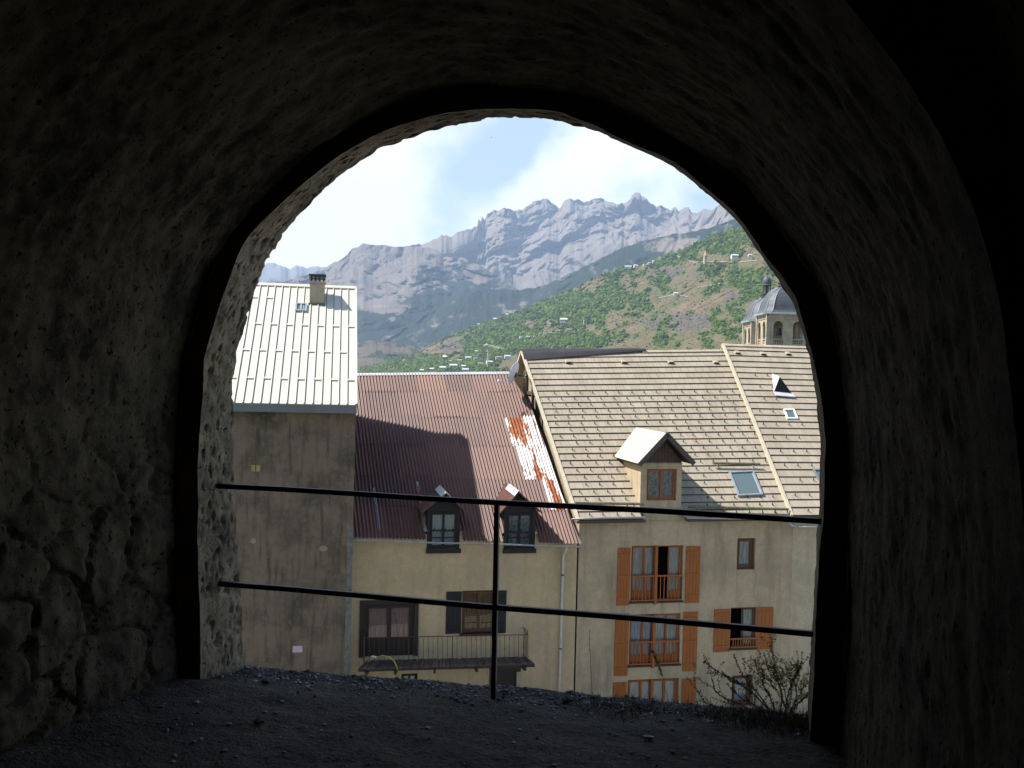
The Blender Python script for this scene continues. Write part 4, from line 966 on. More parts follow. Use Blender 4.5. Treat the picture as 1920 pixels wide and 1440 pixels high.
ac = FR.wv(QR.p(*QR.inv(FR, 912, 699), .0)); ant = empty('tv_antenna', ac, R(12), 'thin television antenna mast on the ridge of the rusty roof', 'antenna')
k = ac.y/FPX; mb = MB(); mb.tube([(0, 0, -.1), (0.01, 0, 38*k)], .022, 6); mb.build('mast', M['cable'], ant)
mb = MB(); mb.tube([(-.08, -.1, 37*k), (.70, .35, 32*k)], .02, 5)
for i in range(7): t = i/6; c = Vector((-.08, -.1, 37*k)).lerp(Vector((.70, .35, 32*k)), t); mb.tube([c-Vector((-.13, .2, 0)), c+Vector((-.13, .2, 0))], .006, 4)
mb.tube([(-.16, 0, 36*k), (-.02, 0, 38.5*k)], .05, 6); mb.tube([(-.05, 0, 25*k), (.1, 0, 25*k)], .02, 5); mb.tube([(0, 0, 18*k), (.03, 0, 10*k)], .04, 5); mb.build('aerial', M['cable'], ant)
# ------------------------------------------------------------------ church towers
simple('church_stone', (.36, .30, .22), .9, 0, .35, 1.2, .3); simple('cornice_pale', (.55, .60, .60), .6, .1, .1, 2)
def lanternprof(): pass
cc0 = P(1465, 690, 112.4); cc0.z = -14
church = empty('church', cc0, 0, 'twin-towered stone church with grey bell-shaped domes rising behind the tiled roof', 'church')
def tower(cx, cy, wd, zc):
    """zc: cornice height above the church base"""
    h = wd/2; k = 4.76/80    # metres per pixel of the near tower
    mb = MB(); t = .45
    x1, x2, x3, x4 = .13, .37, .63, .87
    zs = zc-22*k; zb_ = zc-46*k    # spring, sill
    def tr(side, x, y, z):
        a = side*math.pi/2; return (cx + x*math.cos(a)-y*math.sin(a), cy + x*math.sin(a)+y*math.cos(a), z)
    def bx(side, x0, x1_, y0, y1, z0, z1, m=0): mb.hexa([tr(side, *p) for p in ((x0, y0, z0), (x1_, y0, z0), (x1_, y1, z0), (x0, y1, z0), (x0, y0, z1), (x1_, y0, z1), (x1_, y1, z1), (x0, y1, z1))], m)
    for sd_ in range(4):
        X = lambda f: -h + wd*f
        e = .002*sd_
        for a, b in ((0.02, .15), (.385, .615), (.85, .98)): bx(sd_, X(a), X(b), -h+e, -h+t, 0, zc)
        bx(sd_, X(.15), X(.385), -h+e, -h+t, 0, zb_-11*k); bx(sd_, X(.615), X(.85), -h+e, -h+t, 0, zb_-11*k)
        for (a, b) in ((.15, .385), (.615, .85)):
            r = wd*(b-a)/2; xm = X((a+b)/2); n = 10
            for i in range(n):
                u0, u1 = -r+2*r*i/n, -r+2*r*(i+1)/n; um = (u0+u1)/2; za = zs + math.sqrt(max(0, r*r-um*um))
                bx(sd_, xm+u0, xm+u1, -h+e, -h+t, za, zc)
            # archivolt and balustrade
            for i in range(10):
                a0, a1 = math.pi*i/10, math.pi*(i+1)/10; q = [(xm+(r+o)*math.cos(w_), (r+o)*math.sin(w_)+zs) for w_, o in ((a0, 0), (a1, 0), (a1, .14), (a0, .14))]
                mb.hexa([tr(sd_, x, -h-.05, z) for x, z in q]+[tr(sd_, x, -h+.05, z) for x, z in q])
            bx(sd_, xm-r, xm+r, -h+.02, -h+.25, zb_-2*k, zb_); bx(sd_, xm-r, xm+r, -h+.02, -h+.25, zb_-11*k, zb_-9.5*k)
            for i in range(4):
                x = xm-r+2*r*(i+.5)/4; c = tr(sd_, x, -h+.14, 0); mb.lathe([(.05, zb_-9.5*k), (.10, zb_-7*k), (.045, zb_-4*k), (.06, zb_-2*k)], (c[0], c[1], 0), 6)
        bx(sd_, -h-.10, -h+.32, -h-.10, -h+.32, 0, zc-2.5*k)
        for dz, o in ((2.5, .12), (9, .05)): bx(sd_, -h-o, h+o, -h-o-e, -h+.2, zc-dz*k, zc-(dz-1.5)*k)
    mb.box(cx-h+.5, cx+h-.5, cy-h+.5, cy+h-.5, 0, zb_-11*k)
    tw = mb.build('bell_tower', M['church_stone'], church)
    mb = MB(); mb.box(cx-h+.6, cx+h-.6, cy-h+.6, cy+h-.6, zc-3*k, zc-1*k, 0)
    for i in (0,): mb.lathe([(.02, zs-.2), (.18, zs-.25), (.28, zs-.7), (.40, zs-1.0)], (cx-.6, cy-.9, 0), 12)
    mb.build('bell', M['dark_metal'], tw)
    def ring(r, z, ch=.34):   # chamfered square section
        c = r*(1-ch); p = [(r, -c), (r, c), (c, r), (-c, r), (-r, c), (-r, -c), (-c, -r), (c, -r)]; return [(cx+x, cy+y, z) for x, y in p]
    mb = MB(); o = h+.36
    mb.grid([ring(o-.2, zc-1*k, .25), ring(o, zc, .25), ring(o+.05, zc+2.2*k, .25), ring(o-.05, zc+2.6*k, .25)], 0, .5, True); mb.build('cornice', M['cornice_pale'], tw)
    pr = [(1.0, 2.5), (.93, 4.5), (.87, 8), (.83, 13), (.79, 20), (.74, 27), (.67, 34), (.57, 41), (.44, 47), (.30, 51), (.17, 54), (.13, 55.5)]
    mb = MB(); mb.grid([ring(o*f, zc+y*k, .25+.12*(1-f)) for f, y in pr], 0, .5, True)
    # rolled seams on the edges
    for i in range(8): mb.tube([ring(o*f*1.006, zc+y*k, .25+.12*(1-f))[i] for f, y in pr], .05, 5, 1)
    mb.build('dome', [M['lead'], M['lead_light'] if 'lead_light' in M else simple('lead_light', (.26, .29, .33), .55, .1, .1, 3).m], tw)
    mb = MB(); z0 = zc+55*k; R_ = 10*k
    mb.lathe([(R_*1.3, z0), (R_*1.3, z0+2*k), (R_*.9, z0+2.5*k), (R_*1.15, z0+7*k), (R_*.8, z0+8*k)], (cx, cy, 0), 8)
    for i in range(8): a = i*math.pi/4+.2; mb.tube([(cx+R_*.8*math.cos(a), cy+R_*.8*math.sin(a), z0+7*k), (cx+R_*.8*math.cos(a), cy+R_*.8*math.sin(a), z0+25*k)], .055, 5)
    mb.lathe([(R_*.25, z0+7*k), (R_*.3, z0+25*k)], (cx, cy, 0), 8)
    mb.lathe([(R_*.8, z0+24*k), (R_*1.1, z0+25*k), (R_*1.1, z0+27*k), (R_*.95, z0+28*k), (R_*1.0, z0+33*k), (R_*.9, z0+38*k), (R_*.65, z0+42.5*k), (R_*.3, z0+45*k), (.06, z0+47*k), (.05, z0+50*k), (.13, z0+51.5*k), (.13, z0+53*k), (.02, z0+55*k), (.02, z0+68*k)], (cx, cy, 0), 16)
    mb.build('lantern', M['lead'], tw, smooth=False)
zc1 = P(1465, 589, 110).z + 14
tower(0, 0, 4.7, zc1)
t2 = P(1433.5, 690, 127.5); tower(t2.x-cc0.x, t2.y-cc0.y, 4.7, zc1)
mb = MB(); mb.box(-2.2, 7, 2.3, 30, 0, zc1-7); mb.build('nave', M['church_stone'], church)

# ------------------------------------------------------------------ street and valley
mb = MB(); rows = []
for j in range(60):
    y = 8 + 50*(j/59)**1.3; rows.append([(x, y, ZB-.02+ .05*mn.noise(Vector((x*.3, y*.3, 0))) + max(0, (16-y))*.35) for x in np.linspace(-60, 60, 80)])
mb.grid(rows)
simple('paving', (.20, .19, .17), .9, 0, .25, 1.2, .3); tag(mb.build('street', M['paving']), kind='structure')
mb = MB(); rows = []
for y in (57, 90, 150, 300, 700, 1500, 3000, 8000, 12500): rows.append([(x*max(1, y/60), y, ZB - .5 - min(70, (y-57)*.5)) for x in np.linspace(-60, 60, 30)])
mb.grid(rows); simple('valley', (.08, .10, .045), .95, 0, .3, .01); tag(mb.build('valley_floor', M['valley']), kind='structure')

# ------------------------------------------------------------------ mountains
def interp(pts, x):
    if x <= pts[0][0]: return pts[0][1]
    for (a, b), (c, d) in zip(pts, pts[1:]):
        if a <= x <= c: return b+(d-b)*(x-a)/(c-a)
    return pts[-1][1]
def smooth_(t): t = max(0, min(1, t)); return t*t*(3-2*t)
class Layer:
    def __init__(s, sky, base, Ysky, Ybase, amp, freq, jag, pw=1.0, ridged=True, seed=0.0, stretch=(1, 1, .45)):
        s.sky, s.base, s.Ys, s.Yb, s.amp, s.freq, s.jag, s.pw, s.ridged, s.seed, s.st = sky, base, Ysky, Ybase, amp, freq, jag, pw, ridged, seed, stretch
    def top(s, px): return interp(s.sky, px) + s.jag*fbm(Vector((px*.055, s.seed, 0)), 5)
    def P(s, px, py=None, f=None):
        tp, bs = s.top(px), interp(s.base, px)
        if f is None: f = (bs-py)/(bs-tp)
        else: py = bs+(tp-bs)*f
        Ys, Yb = interp(s.Ys, px), interp(s.Yb, px); Y = Yb*(Ys/Yb)**(max(0, f)**s.pw)
        p = P(px, py, Y); q = Vector((p.x*s.st[0], p.y*s.st[1], p.z*s.st[2]))*s.freq + Vector((s.seed, 0, 0))
        if s.ridged:
            e = q*.9; q += Vector((mn.noise(e+Vector((9.3, 2, 1))), mn.noise(e+Vector((3, 17.1, 5))), mn.noise(e+Vector((7, 4, 31.7)))))*.8; n = mn.ridged_multi_fractal(q, .95, 2.1, 6, 1.0, 2.0)-1.1
        else: n = fbm(q, 6)
        d = (p-CAM).normalized(); return p + d*(s.amp*n*Y)
    def mesh(s, name, x0, x1, nx, ny, mat, attrs):
        vs = []; at = {k: [] for k in attrs}
        for j in range(ny+2):
            for i in range(nx):
                px = x0+(x1-x0)*i/(nx-1)
                if j < ny: f = j/(ny-1); p = s.P(px, f=f)
                else: f = 1; p = s.P(px, f=1); k = j-ny+1; p = p + Vector((0, p.y*.05*k, -p.y*.045*k*k))
                vs.append(tuple(p)); py = interp(s.base, px)+(s.top(px)-interp(s.base, px))*f if attrs else 0
                for k_, fn in attrs.items(): at[k_].append(fn(px, py, p))
        fs = [(j*nx+i, j*nx+i+1, (j+1)*nx+i+1, (j+1)*nx+i) for j in range(ny+1) for i in range(nx-1)]
        me = bpy.data.meshes.new(name); me.from_pydata(vs, [], fs); me.materials.append(mat)
        for k_ in attrs: a = me.attributes.new(k_, 'FLOAT', 'POINT'); a.data.foreach_set('value', at[k_])
        me.polygons.foreach_set('use_smooth', [True]*len(fs)); o = bpy.data.objects.new(name, me); col.objects.link(o); o['kind'] = 'structure'; return o
def G(px, py, cx, cy, rx, ry): return math.exp(-((px-cx)/rx)**2-((py-cy)/ry)**2)
def terrain_mat(name, rock, rock2, wood, grass=None, sc=.004):
    m = Mt(name, rock, .95, 0, .1); wd = m.attr('wood'); n_ = m.noise(sc, 9, .72); n2 = m.noise(sc*7, 6, .7); n3 = m.noise(sc*30, 4, .6)
    c = m.mix(m.ramp(n_, .35, .65), rock, rock2); c = m.mix(m.ramp(n2, .3, .7, .35, 0), c, tuple(x*.55 for x in rock2))
    if grass: c = m.mix(m.attr('grass'), c, m.mix(m.ramp(n2, .35, .65), grass, tuple(x*.6 for x in grass)))
    k = m.ramp(m.math('ADD', m.math('ADD', wd, m.math('MULTIPLY_ADD', n2, 1.3, -.65)), m.math('MULTIPLY_ADD', n3, .8, -.4)), .44, .58, 0, 1)
    k.node.clamp = True
    c = m.mix(k, c, m.mix(n3, tuple(x*.6 for x in wood), tuple(x*1.3 for x in wood))); m.color(c); m.bump(n3, .8, 6 if sc < .01 else 2); M[name] = m.m; return m.m
B720 = [(0, 712), (1920, 712)]
far_ = Layer([(380, 520), (470, 506), (490, 497), (512, 491), (527, 498), (545, 503), (557, 497), (570, 502), (595, 499), (625, 502), (700, 510)], B720, [(0, 11400)], [(0, 9800)], .02, .0012, 5, seed=3)
front = Layer([(480, 535), (548, 523), (575, 515), (600, 508), (622, 494), (640, 487), (660, 468), (680, 457), (700, 458), (720, 461), (760, 463), (800, 464), (818, 467), (832, 480), (850, 484), (872, 484), (900, 498), (935, 519), (962, 538), (990, 552), (1040, 590), (1100, 640)], B720, [(480, 7000), (700, 7600), (1100, 6500)], [(480, 4400), (1100, 4600)], .036, .0012, 2.6, .8, seed=11, stretch=(1, .6, .65))
back = Layer([(640, 560), (700, 500), (740, 470), (760, 462), (790, 457), (830, 443), (845, 441), (870, 433), (894, 424), (897, 409), (901, 416), (904, 406), (909, 411), (914, 398), (925, 393), (935, 395), (945, 391), (960, 395), (980, 393), (985, 387), (995, 382), (1003, 376), (1017, 373), (1030, 376), (1037, 382), (1050, 391), (1056, 380), (1063, 374), (1080, 373), (1095, 377), (1110, 374), (1125, 371), (1140, 376), (1155, 381), (1168, 382), (1176, 376), (1184, 372), (1190, 363), (1200, 361), (1204, 369), (1212, 372), (1220, 381), (1232, 388), (1240, 384), (1250, 390), (1258, 394), (1265, 387), (1272, 395), (1282, 391), (1290, 389), (1297, 396), (1310, 398), (1325, 394), (1345, 387), (1362, 381), (1400, 366), (1460, 350), (1600, 330)], B720, [(640, 9000), (1000, 10500), (1200, 10000), (1300, 9000), (1420, 6500), (1600, 6000)], [(640, 7600), (1000, 6200), (1300, 5200), (1600, 4000)], .046, .0013, 5, .75, seed=23, stretch=(1, .6, .6))
spur = Layer([(600, 668), (672, 648), (720, 626), (768, 607), (815, 582), (863, 557), (910, 548), (960, 543), (1000, 541), (1031, 530), (1072, 512), (1100, 497), (1134, 481), (1165, 466), (1200, 453), (1240, 444), (1285, 436), (1320, 430), (1380, 410), (1440, 385), (1600, 350)], B720, [(600, 5600), (1000, 5600), (1300, 4800), (1600, 3800)], [(600, 3900), (1300, 3300), (1600, 2600)], .03, .0016, 3, .8, seed=37, stretch=(1, .5, .4))
near_ = Layer([(560, 712), (640, 700), (672, 691), (700, 686), (735, 676), (780, 663), (800, 650), (830, 636), (870, 621), (910, 606), (960, 590), (1010, 571), (1060, 548), (1100, 530), (1140, 512), (1190, 499), (1240, 486), (1280, 470), (1310, 455), (1345, 440), (1380, 430), (1415, 418), (1480, 398), (1620, 360)], [(0, 716), (1920, 716)], [(560, 3600), (960, 3300), (1200, 2800), (1400, 2300), (1620, 1800)], [(560, 2200), (960, 1500), (1400, 1000), (1620, 800)], .028, .0032, 2, .9, ridged=False, seed=51, stretch=(1, 1, .8))
mid_ = Layer([(600, 640), (672, 641), (690, 638), (720, 640), (760, 646), (800, 652), (840, 668), (900, 700)], [(0, 716), (1920, 716)], [(0, 4000)], [(0, 2900)], .03, .002, 3, .9, ridged=False, seed=71)
far_.mesh('far_range', 380, 720, 170, 50, terrain_mat('far_rock', (.30, .30, .32), (.24, .24, .27), (.10, .12, .12), sc=.0015), {'wood': lambda x, y, p: -1.0})
nz = lambda x, y, f=.02, s=0: fbm(Vector((x*f, y*f*1.6, s)), 5)
front.mesh('mountain', 480, 1110, 520, 210, terrain_mat('scree_rock', (.23, .195, .165), (.14, .12, .108), (.020, .032, .024), sc=.0035), {'wood': lambda x, y, p: (y-(interp([(480, 535), (600, 540), (690, 548), (760, 545), (800, 480), (870, 490), (1000, 540)], x)))/60 + .95*nz(x, y, .025) + .22 - .9*G(x, y, 715, 580, 50, 9) - .8*G(x, y, 800, 540, 40, 12) - 1.0*G(x, y, 900, 520, 18, 12)*1 - .9*G(x, y, 952, 540, 12, 7) - .5*G(x, y, 690, 605, 14, 7)})
back.mesh('mountain', 640, 1600, 900, 240, terrain_mat('peak_rock', (.27, .225, .19), (.17, .143, .125), (.045, .06, .035), sc=.003), {'wood': lambda x, y, p: -.35 + .8*smooth_((y-500)/80)*smooth_((1000-x)/60)+ .8*nz(x, y, .03, 4) + .9*smooth_((x-1290)/80)*smooth_((y-400)/40) + .45*smooth_((x-940)/80)*smooth_((y-(505-.25*(x-940)))/50)})
spur.mesh('wooded_spur', 600, 1600, 520, 110, terrain_mat('spur_wood', (.24, .21, .18), (.19, .16, .13), (.020, .033, .024), sc=.006), {'wood': lambda x, y, p: .85 + .5*nz(x, y, .03, 7) - .7*G(x, y, 1270, 460, 60, 14) - .8*G(x, y, 960, 585, 20, 5)-.4*G(x, y, 1150, 530, 30, 10)})
mid_.mesh('foothill', 600, 900, 160, 60, terrain_mat('foothill_ground', (.15, .12, .085), (.11, .09, .065), (.035, .055, .022), sc=.008), {'wood': lambda x, y, p: .45 + .9*nz(x, y, .04, 9) - .6*G(x, y, 700, 652, 60, 8)})
def green(x, y):
    g = .74 + 1.1*nz(x, y, .016, 2) + .5*nz(x, y, .06, 3)
    g -= .75*G(x, y, 1330, 590, 190, 62); g -= .55*G(x, y, 1200, 640, 90, 30); g -= .45*G(x, y, 1290, 520, 60, 25); g -= .9*G(x, y, 800, 655, 60, 13); g -= .6*G(x, y, 880, 640, 40, 12)
    g -= .3*G(x, y, 1120, 545, 60, 10); g += .65*G(x, y, 1090, 570, 110, 32); g += .5*G(x, y, 1000, 640, 130, 22); g += .45*G(x, y, 1370, 455, 60, 18); g += .7*G(x, y, 1255, 625, 22, 18) + .5*G(x, y, 1390, 590, 25, 30) + .4*G(x, y, 1330, 500, 14, 14) + .5*G(x, y, 1370, 630, 40, 16)
    g += .6*G(x, y, 780, 695, 120, 12); return g + .08
def rocky(x, y): return min(1, max(0, 1.6*G(x, y, 1275, 605, 62, 17) + 1.0*G(x, y, 1385, 560, 40, 14) + .9*G(x, y, 860, 648, 50, 10) + .9*G(x, y, 1265, 510, 60, 12) + .5*nz(x, y, .05, 6)))
m = Mt('hillside', (.3, .25, .15), .95, 0, .1); n2 = m.noise(.03, 7, .72); n3 = m.noise(.16, 5, .65); n4 = m.noise(.008, 5, .6)
c = m.mix(m.ramp(n2, .3, .7), (.095, .075, .045), (.20, .148, .09)); c = m.mix(m.ramp(n4, .4, .6, 0, .6), c, (.085, .095, .04))
k = m.ramp(m.math('MULTIPLY_ADD', n3, .8, m.attr('rocky')), .75, 1.05); k.node.clamp = True; c = m.mix(k, c, m.mix(m.ramp(n3, .35, .6), (.035, .03, .028), (.15, .125, .105)))
k = m.ramp(m.math('ADD', m.attr('wood'), m.math('MULTIPLY_ADD', n3, 1.2, -.6)), .30, .60); k.node.clamp = True; c = m.mix(k, c, m.mix(n2, (.040, .065, .015), (.085, .125, .030)))
m.color(c); m.bump(n3, 1, 3); m.bump(n2, .6, 8); M['hillside'] = m.m
near_.mesh('hillside', 560, 1620, 620, 230, M['hillside'], {'wood': lambda x, y, p: green(x, y), 'rocky': lambda x, y, p: rocky(x, y)})
# woods on the hillside: thousands of crowns
def crowns(name, N, seed, x0, x1, dens, layer, rpx, bushy=1.0):
    rs = random.Random(seed); vs = []; fs = []; tn = []; n = 0; I = [Vector(p) for p in ico]
    while n < N:
        x = rs.uniform(x0, x1); tp = layer.top(x); bs = interp(layer.base, x); y = rs.uniform(tp-1, bs-4)
        d = dens(x, y)
        if rs.random() > d: continue
        p = layer.P(x, max(y, tp)); pm = p.y/FPX; r = (rpx[0]+(rpx[1]-rpx[0])*rs.random()**2)*pm*(.8+.5*d); b = len(vs); t = min(1, max(0, .5+.55*nz(x, y, .09, 6)+rs.gauss(0, .17)))
        for q in I:
            k = rs.uniform(.65, 1.3); vs.append((p.x+q.x*r*k, p.y+q.y*r*k, p.z+r*.5+q.z*r*k*1.05*bushy))
        fs += [(b+a, b+c_, b+e) for a, c_, e in icf]; tn += [t]*20; n += 1
    me = bpy.data.meshes.new(name); me.from_pydata(vs, [], fs); a = me.attributes.new('tone', 'FLOAT', 'FACE'); a.data.foreach_set('value', tn)
    me.materials.append(M['leaves_far']); o = bpy.data.objects.new(name, me); col.objects.link(o); return o
m = Mt('leaves_far', (.07, .11, .03), .8, 0, .1); m.color(m.mix(m.attr(), (.030, .054, .011), (.125, .175, .034))); m.bump(m.noise(.9, 4, .7), .8, 1.5); M['leaves_far'] = m.m
tag(crowns('woodland', 30000, 3, 660, 1480, lambda x, y: max(0.01, min(1, (green(x, y)-.38)*1.7)), near_, (1.1, 3.6)), 'green woodland and scrub covering the hillside beyond the roofs', 'woodland', kind='stuff')
tag(crowns('scrub', 4500, 9, 1000, 1480, lambda x, y: .35+.3*nz(x, y, .05, 8), near_, (.7, 1.5), .8), 'scattered bushes on the brown slope below the hill chapel', 'scrub', kind='stuff')
# pale tracks
simple('track', (.30, .255, .19), .95, 0, .1)
for pts in ([(1108, 578), (1135, 572), (1165, 566), (1215, 559)], [(1236, 558), (1252, 555), (1264, 552), (1290, 556)], [(1308, 539), (1330, 535), (1352, 531)], [(1240, 487.5), (1270, 480), (1300, 492), (1340, 490), (1375, 492), (1420, 488)], [(1385, 532), (1412, 525), (1440, 521)]):
    mb = MB(); rows = []
    N = 40
    for i in range(N+1):
        t = i/N*(len(pts)-1); k = min(int(t), len(pts)-2); f = t-k; x = pts[k][0]+(pts[k+1][0]-pts[k][0])*f; y = pts[k][1]+(pts[k+1][1]-pts[k][1])*f
        p = near_.P(x, y+.6); q = near_.P(x, y-.5); rows.append([p*.9975+Vector((0, 0, .2)), q*.9975+Vector((0, 0, .2))])
    mb.grid(rows); tag(mb.build('track', M['track']), kind='structure')
# village houses
simple('v_white', (.62, .60, .56), .8, 0, 0); simple('v_tan', (.50, .38, .26), .8, 0, 0); simple('v_roof', (.30, .25, .22), .7, 0, 0); simple('v_lroof', (.62, .64, .66), .5, .1, 0)
def vmeshes(wm, rm):
    a = MB(); a.box(-.5, .5, -.35, .35, -.5, .5); a.face([(-.5, -.35, .5), (-.5, .35, .5), (-.5, 0, .8)]); a.face([(.5, -.35, .5), (.5, .35, .5), (.5, 0, .8)])
    b = MB(); b.face([(-.56, -.42, .46), (.56, -.42, .46), (.56, 0, .86), (-.56, 0, .86)]); b.face([(-.56, .42, .46), (.56, .42, .46), (.56, 0, .86), (-.56, 0, .86)])
    c = MB()
    for i in (-.3, 0, .3): c.box(i-.06, i+.06, -.362, -.34, -.02, .26)
    return a, b, c
vcount = 0; protos = {}
def vhouse(px, py, wpx, hpx, kind, label, rz=0.0, group='village houses on the far slope'):
    tp = near_.top(px); p = near_.P(px, max(py+hpx*.5, tp+.5)); p = CAM + (p-CAM)*.988; pm = p.y/FPX
    e = empty('village_house', p + Vector((0, 0, hpx*.35*pm)), rz, label, 'house', group)
    wm, rm = {'w': ('v_white', 'v_lroof'), 't': ('v_tan', 'v_roof'), 'b': ('v_white', 'v_roof'), 'l': ('v_tan', 'v_lroof')}[kind]
    if kind not in protos:
        a, b, c = vmeshes(wm, rm); protos[kind] = (a.build('wall', M[wm], e), b.build('roof', M[rm], e), c.build('window', M['dark_room'], e))
    else:
        for s_ in protos[kind]: q = s_.copy(); col.objects.link(q); q.parent = e
    k = .95 if py > 655 else .85; e.scale = (wpx*pm*k, wpx*pm*.75*k, hpx*pm*k)
VH = [
 (1178, 501, 14, 5, 'w', 'long white building at the left end of the crest hamlet on the green hill'),
 (1192, 499, 9, 5, 'w', 'pale low house close right of the long white crest building'),
 (1209, 497, 8, 4, 'b', 'lowest of the three small white houses stepping up the hill crest'),
 (1217, 494, 6, 4, 'w', 'middle of the three small white houses stepping up the hill crest'),
 (1226, 491, 7, 5, 'w', 'highest of the three small white houses stepping up the hill crest'),
 (1377, 481, 15, 8, 'w', 'largest pale house right of the hill chapel tower'),
 (1406, 479, 8, 4, 'w', 'small pale house farther right of the chapel tower, above the domes'),
 (1267, 551, 9, 5, 'w', 'bluish white hut at the end of a track on the brown slope'),
 (897, 609, 5, 4, 'w', 'lone tiny white house at the top of the pinkish rocky hump'),
 (928, 592, 7, 5, 'w', 'lowest white house on the skyline left of the pylon'),
 (939, 589, 5, 4, 'b', 'middle white house on the skyline left of the pylon'),
 (951, 586, 6, 4, 'w', 'white house on the skyline next to the pylon'),
 (1057, 601, 15, 8, 'w', 'big white house alone in the woods above the village row'),
 (1030, 608, 7, 5, 'b', 'small white house down left of the big white house in the woods'),
 (1096, 603, 5, 9, 't', 'narrow upright tan house right of the big white house in the woods'),
 (977, 633, 8, 3, 'w', 'leftmost white house of the row strung along the wooded slope'),
 (990, 632, 7, 4, 'w', 'second white house from the left in the row along the wooded slope'),
 (1003, 631, 6, 3, 'b', 'third house from the left in the row along the wooded slope'),
 (1013, 627, 6, 6, 't', 'tan house at the middle of the row along the wooded slope'),
 (1022, 627, 7, 6, 'b', 'white house with brown roof right of the middle tan house in the row'),
 (1032, 625, 7, 5, 't', 'tan house third from the right end of the row along the wooded slope'),
 (1046, 621, 9, 5, 'b', 'white house second from the right end of the row on the wooded slope'),
 (1066, 619, 10, 5, 't', 'tan house at the right end of the row along the wooded slope'),
 (895, 659, 9, 3, 'w', 'white house standing above the valley village, left of the antenna tip'),
 (834, 671, 8, 7, 'w', 'white house at the upper left of the valley village'),
 (845, 678, 6, 5, 'b', 'small white house down right of the upper left village house'),
 (862, 677, 9, 5, 't', 'tan house in the middle of the valley village'),
 (878, 672, 11, 6, 'w', 'bright white house at the top middle of the valley village'),
 (892, 674, 8, 7, 't', 'tan house beside the bright white one, left of the antenna mast'),
 (917, 680, 12, 6, 'w', 'white house just right of the antenna mast'),
 (935, 671, 12, 5, 't', 'tan row house behind the aerial of the antenna'),
 (951, 669, 11, 5, 'w', 'white house at the right end of the valley village by the tiled roof'),
 (901, 683, 10, 5, 't', 'tan house below left of the antenna mast'),
 (850, 687, 14, 7, 'w', 'large pale house low in the valley village centre'),
 (869, 688, 8, 6, 'l', 'tan house with light roof right of the large pale low house'),
 (830, 691, 11, 7, 'w', 'white house low left in the valley village just above the iron ridge'),
 (812, 693, 12, 5, 'w', 'white house second from the left along the iron ridge'),
 (793, 695, 10, 4, 'w', 'leftmost white house just above the iron ridge'),
 (873, 694, 12, 5, 'w', 'white house low on the right along the iron ridge')]
for i, v in enumerate(VH): vhouse(*v, rz=R(-15+(i*37) % 40))
# chapel tower and pylon
p = near_.P(1322, 492); p = CAM+(p-CAM)*.992; pm = p.y/FPX; ch = empty('chapel_tower', p, .2, 'slim stone chapel tower with pointed roof on the brown hilltop', 'tower')
mb = MB(); mb.box(-2.3*pm, 2.3*pm, -2.3*pm, 2.3*pm, -3*pm, 13*pm); mb.build('tower_wall', M['v_tan'], ch)
mb = MB(); mb.lathe([(3.3*pm, 13*pm), (0.05, 23*pm)], (0, 0, 0), 4); mb.build('spire', M['v_tan'], ch)
mb = MB()
for s_ in (-1, 1): mb.box(s_*pm-.5*pm, s_*pm+.5*pm, -2.36*pm, -2.2*pm, 8.5*pm, 11.5*pm)
mb.build('belfry_opening', M['dark_room'], ch)
p = near_.P(963, near_.top(963)+2); pm = p.y/FPX; mb = MB(); mb.tube([(-.6*pm, 0, -2*pm), (0, 0, 10*pm)], .25*pm, 5); mb.tube([(.6*pm, 0, -2*pm), (0, 0, 10*pm)], .25*pm, 5); mb.tube([(-2*pm, 0, 7*pm), (2*pm, 0, 7*pm)], .2*pm, 5); mb.tube([(-1.5*pm, 0, 9*pm), (1.5*pm, 0, 9*pm)], .2*pm, 5)
o = mb.build('pylon', M['v_white']); o.location = p; tag(o, 'white lattice pylon on the skyline of the green hill', 'pylon')

# ------------------------------------------------------------------ plants at the lip
m = Mt('bush_leaf', (.05, .06, .02), .8); m.color(m.mix(m.attr(), (.030, .034, .016), (.085, .095, .040))); M['bush_leaf'] = m.m
m = Mt('straw', (.4, .33, .16), .8); m.color(m.mix(m.attr(), (.34, .27, .13), (.62, .54, .30))); M['straw'] = m.m  # straw and stem kept pale, standing in for sun on the weeds
simple('twig', (.10, .075, .05), .8, 0, .3, 20); simple('straw_stem', (.50, .42, .25), .8, 0, .2, 20)
def stem_pts(pix, wv, wob=.004, n=14, seed=0):
    pts = [FT.wv(FT.hit(x, y, wv+dw)) for x, y, dw in pix]; out_ = []
    for i in range(n+1):
        t = i/n*(len(pts)-1); k = min(int(t), len(pts)-2); f = t-k
        p0, p1, p2, p3 = pts[max(k-1, 0)], pts[k], pts[k+1], pts[min(k+2, len(pts)-1)]
        q = ((2*p1)+(p2-p0)*f+(2*p0-5*p1+4*p2-p3)*f*f+(3*p1-p0-3*p2+p3)*f**3)*.5
        q += Vector((mn.noise(Vector((i*.6, seed, 0))), mn.noise(Vector((i*.6, seed, 9))), mn.noise(Vector((i*.6, seed, 17)))))*wob; out_.append(q)
    return out_
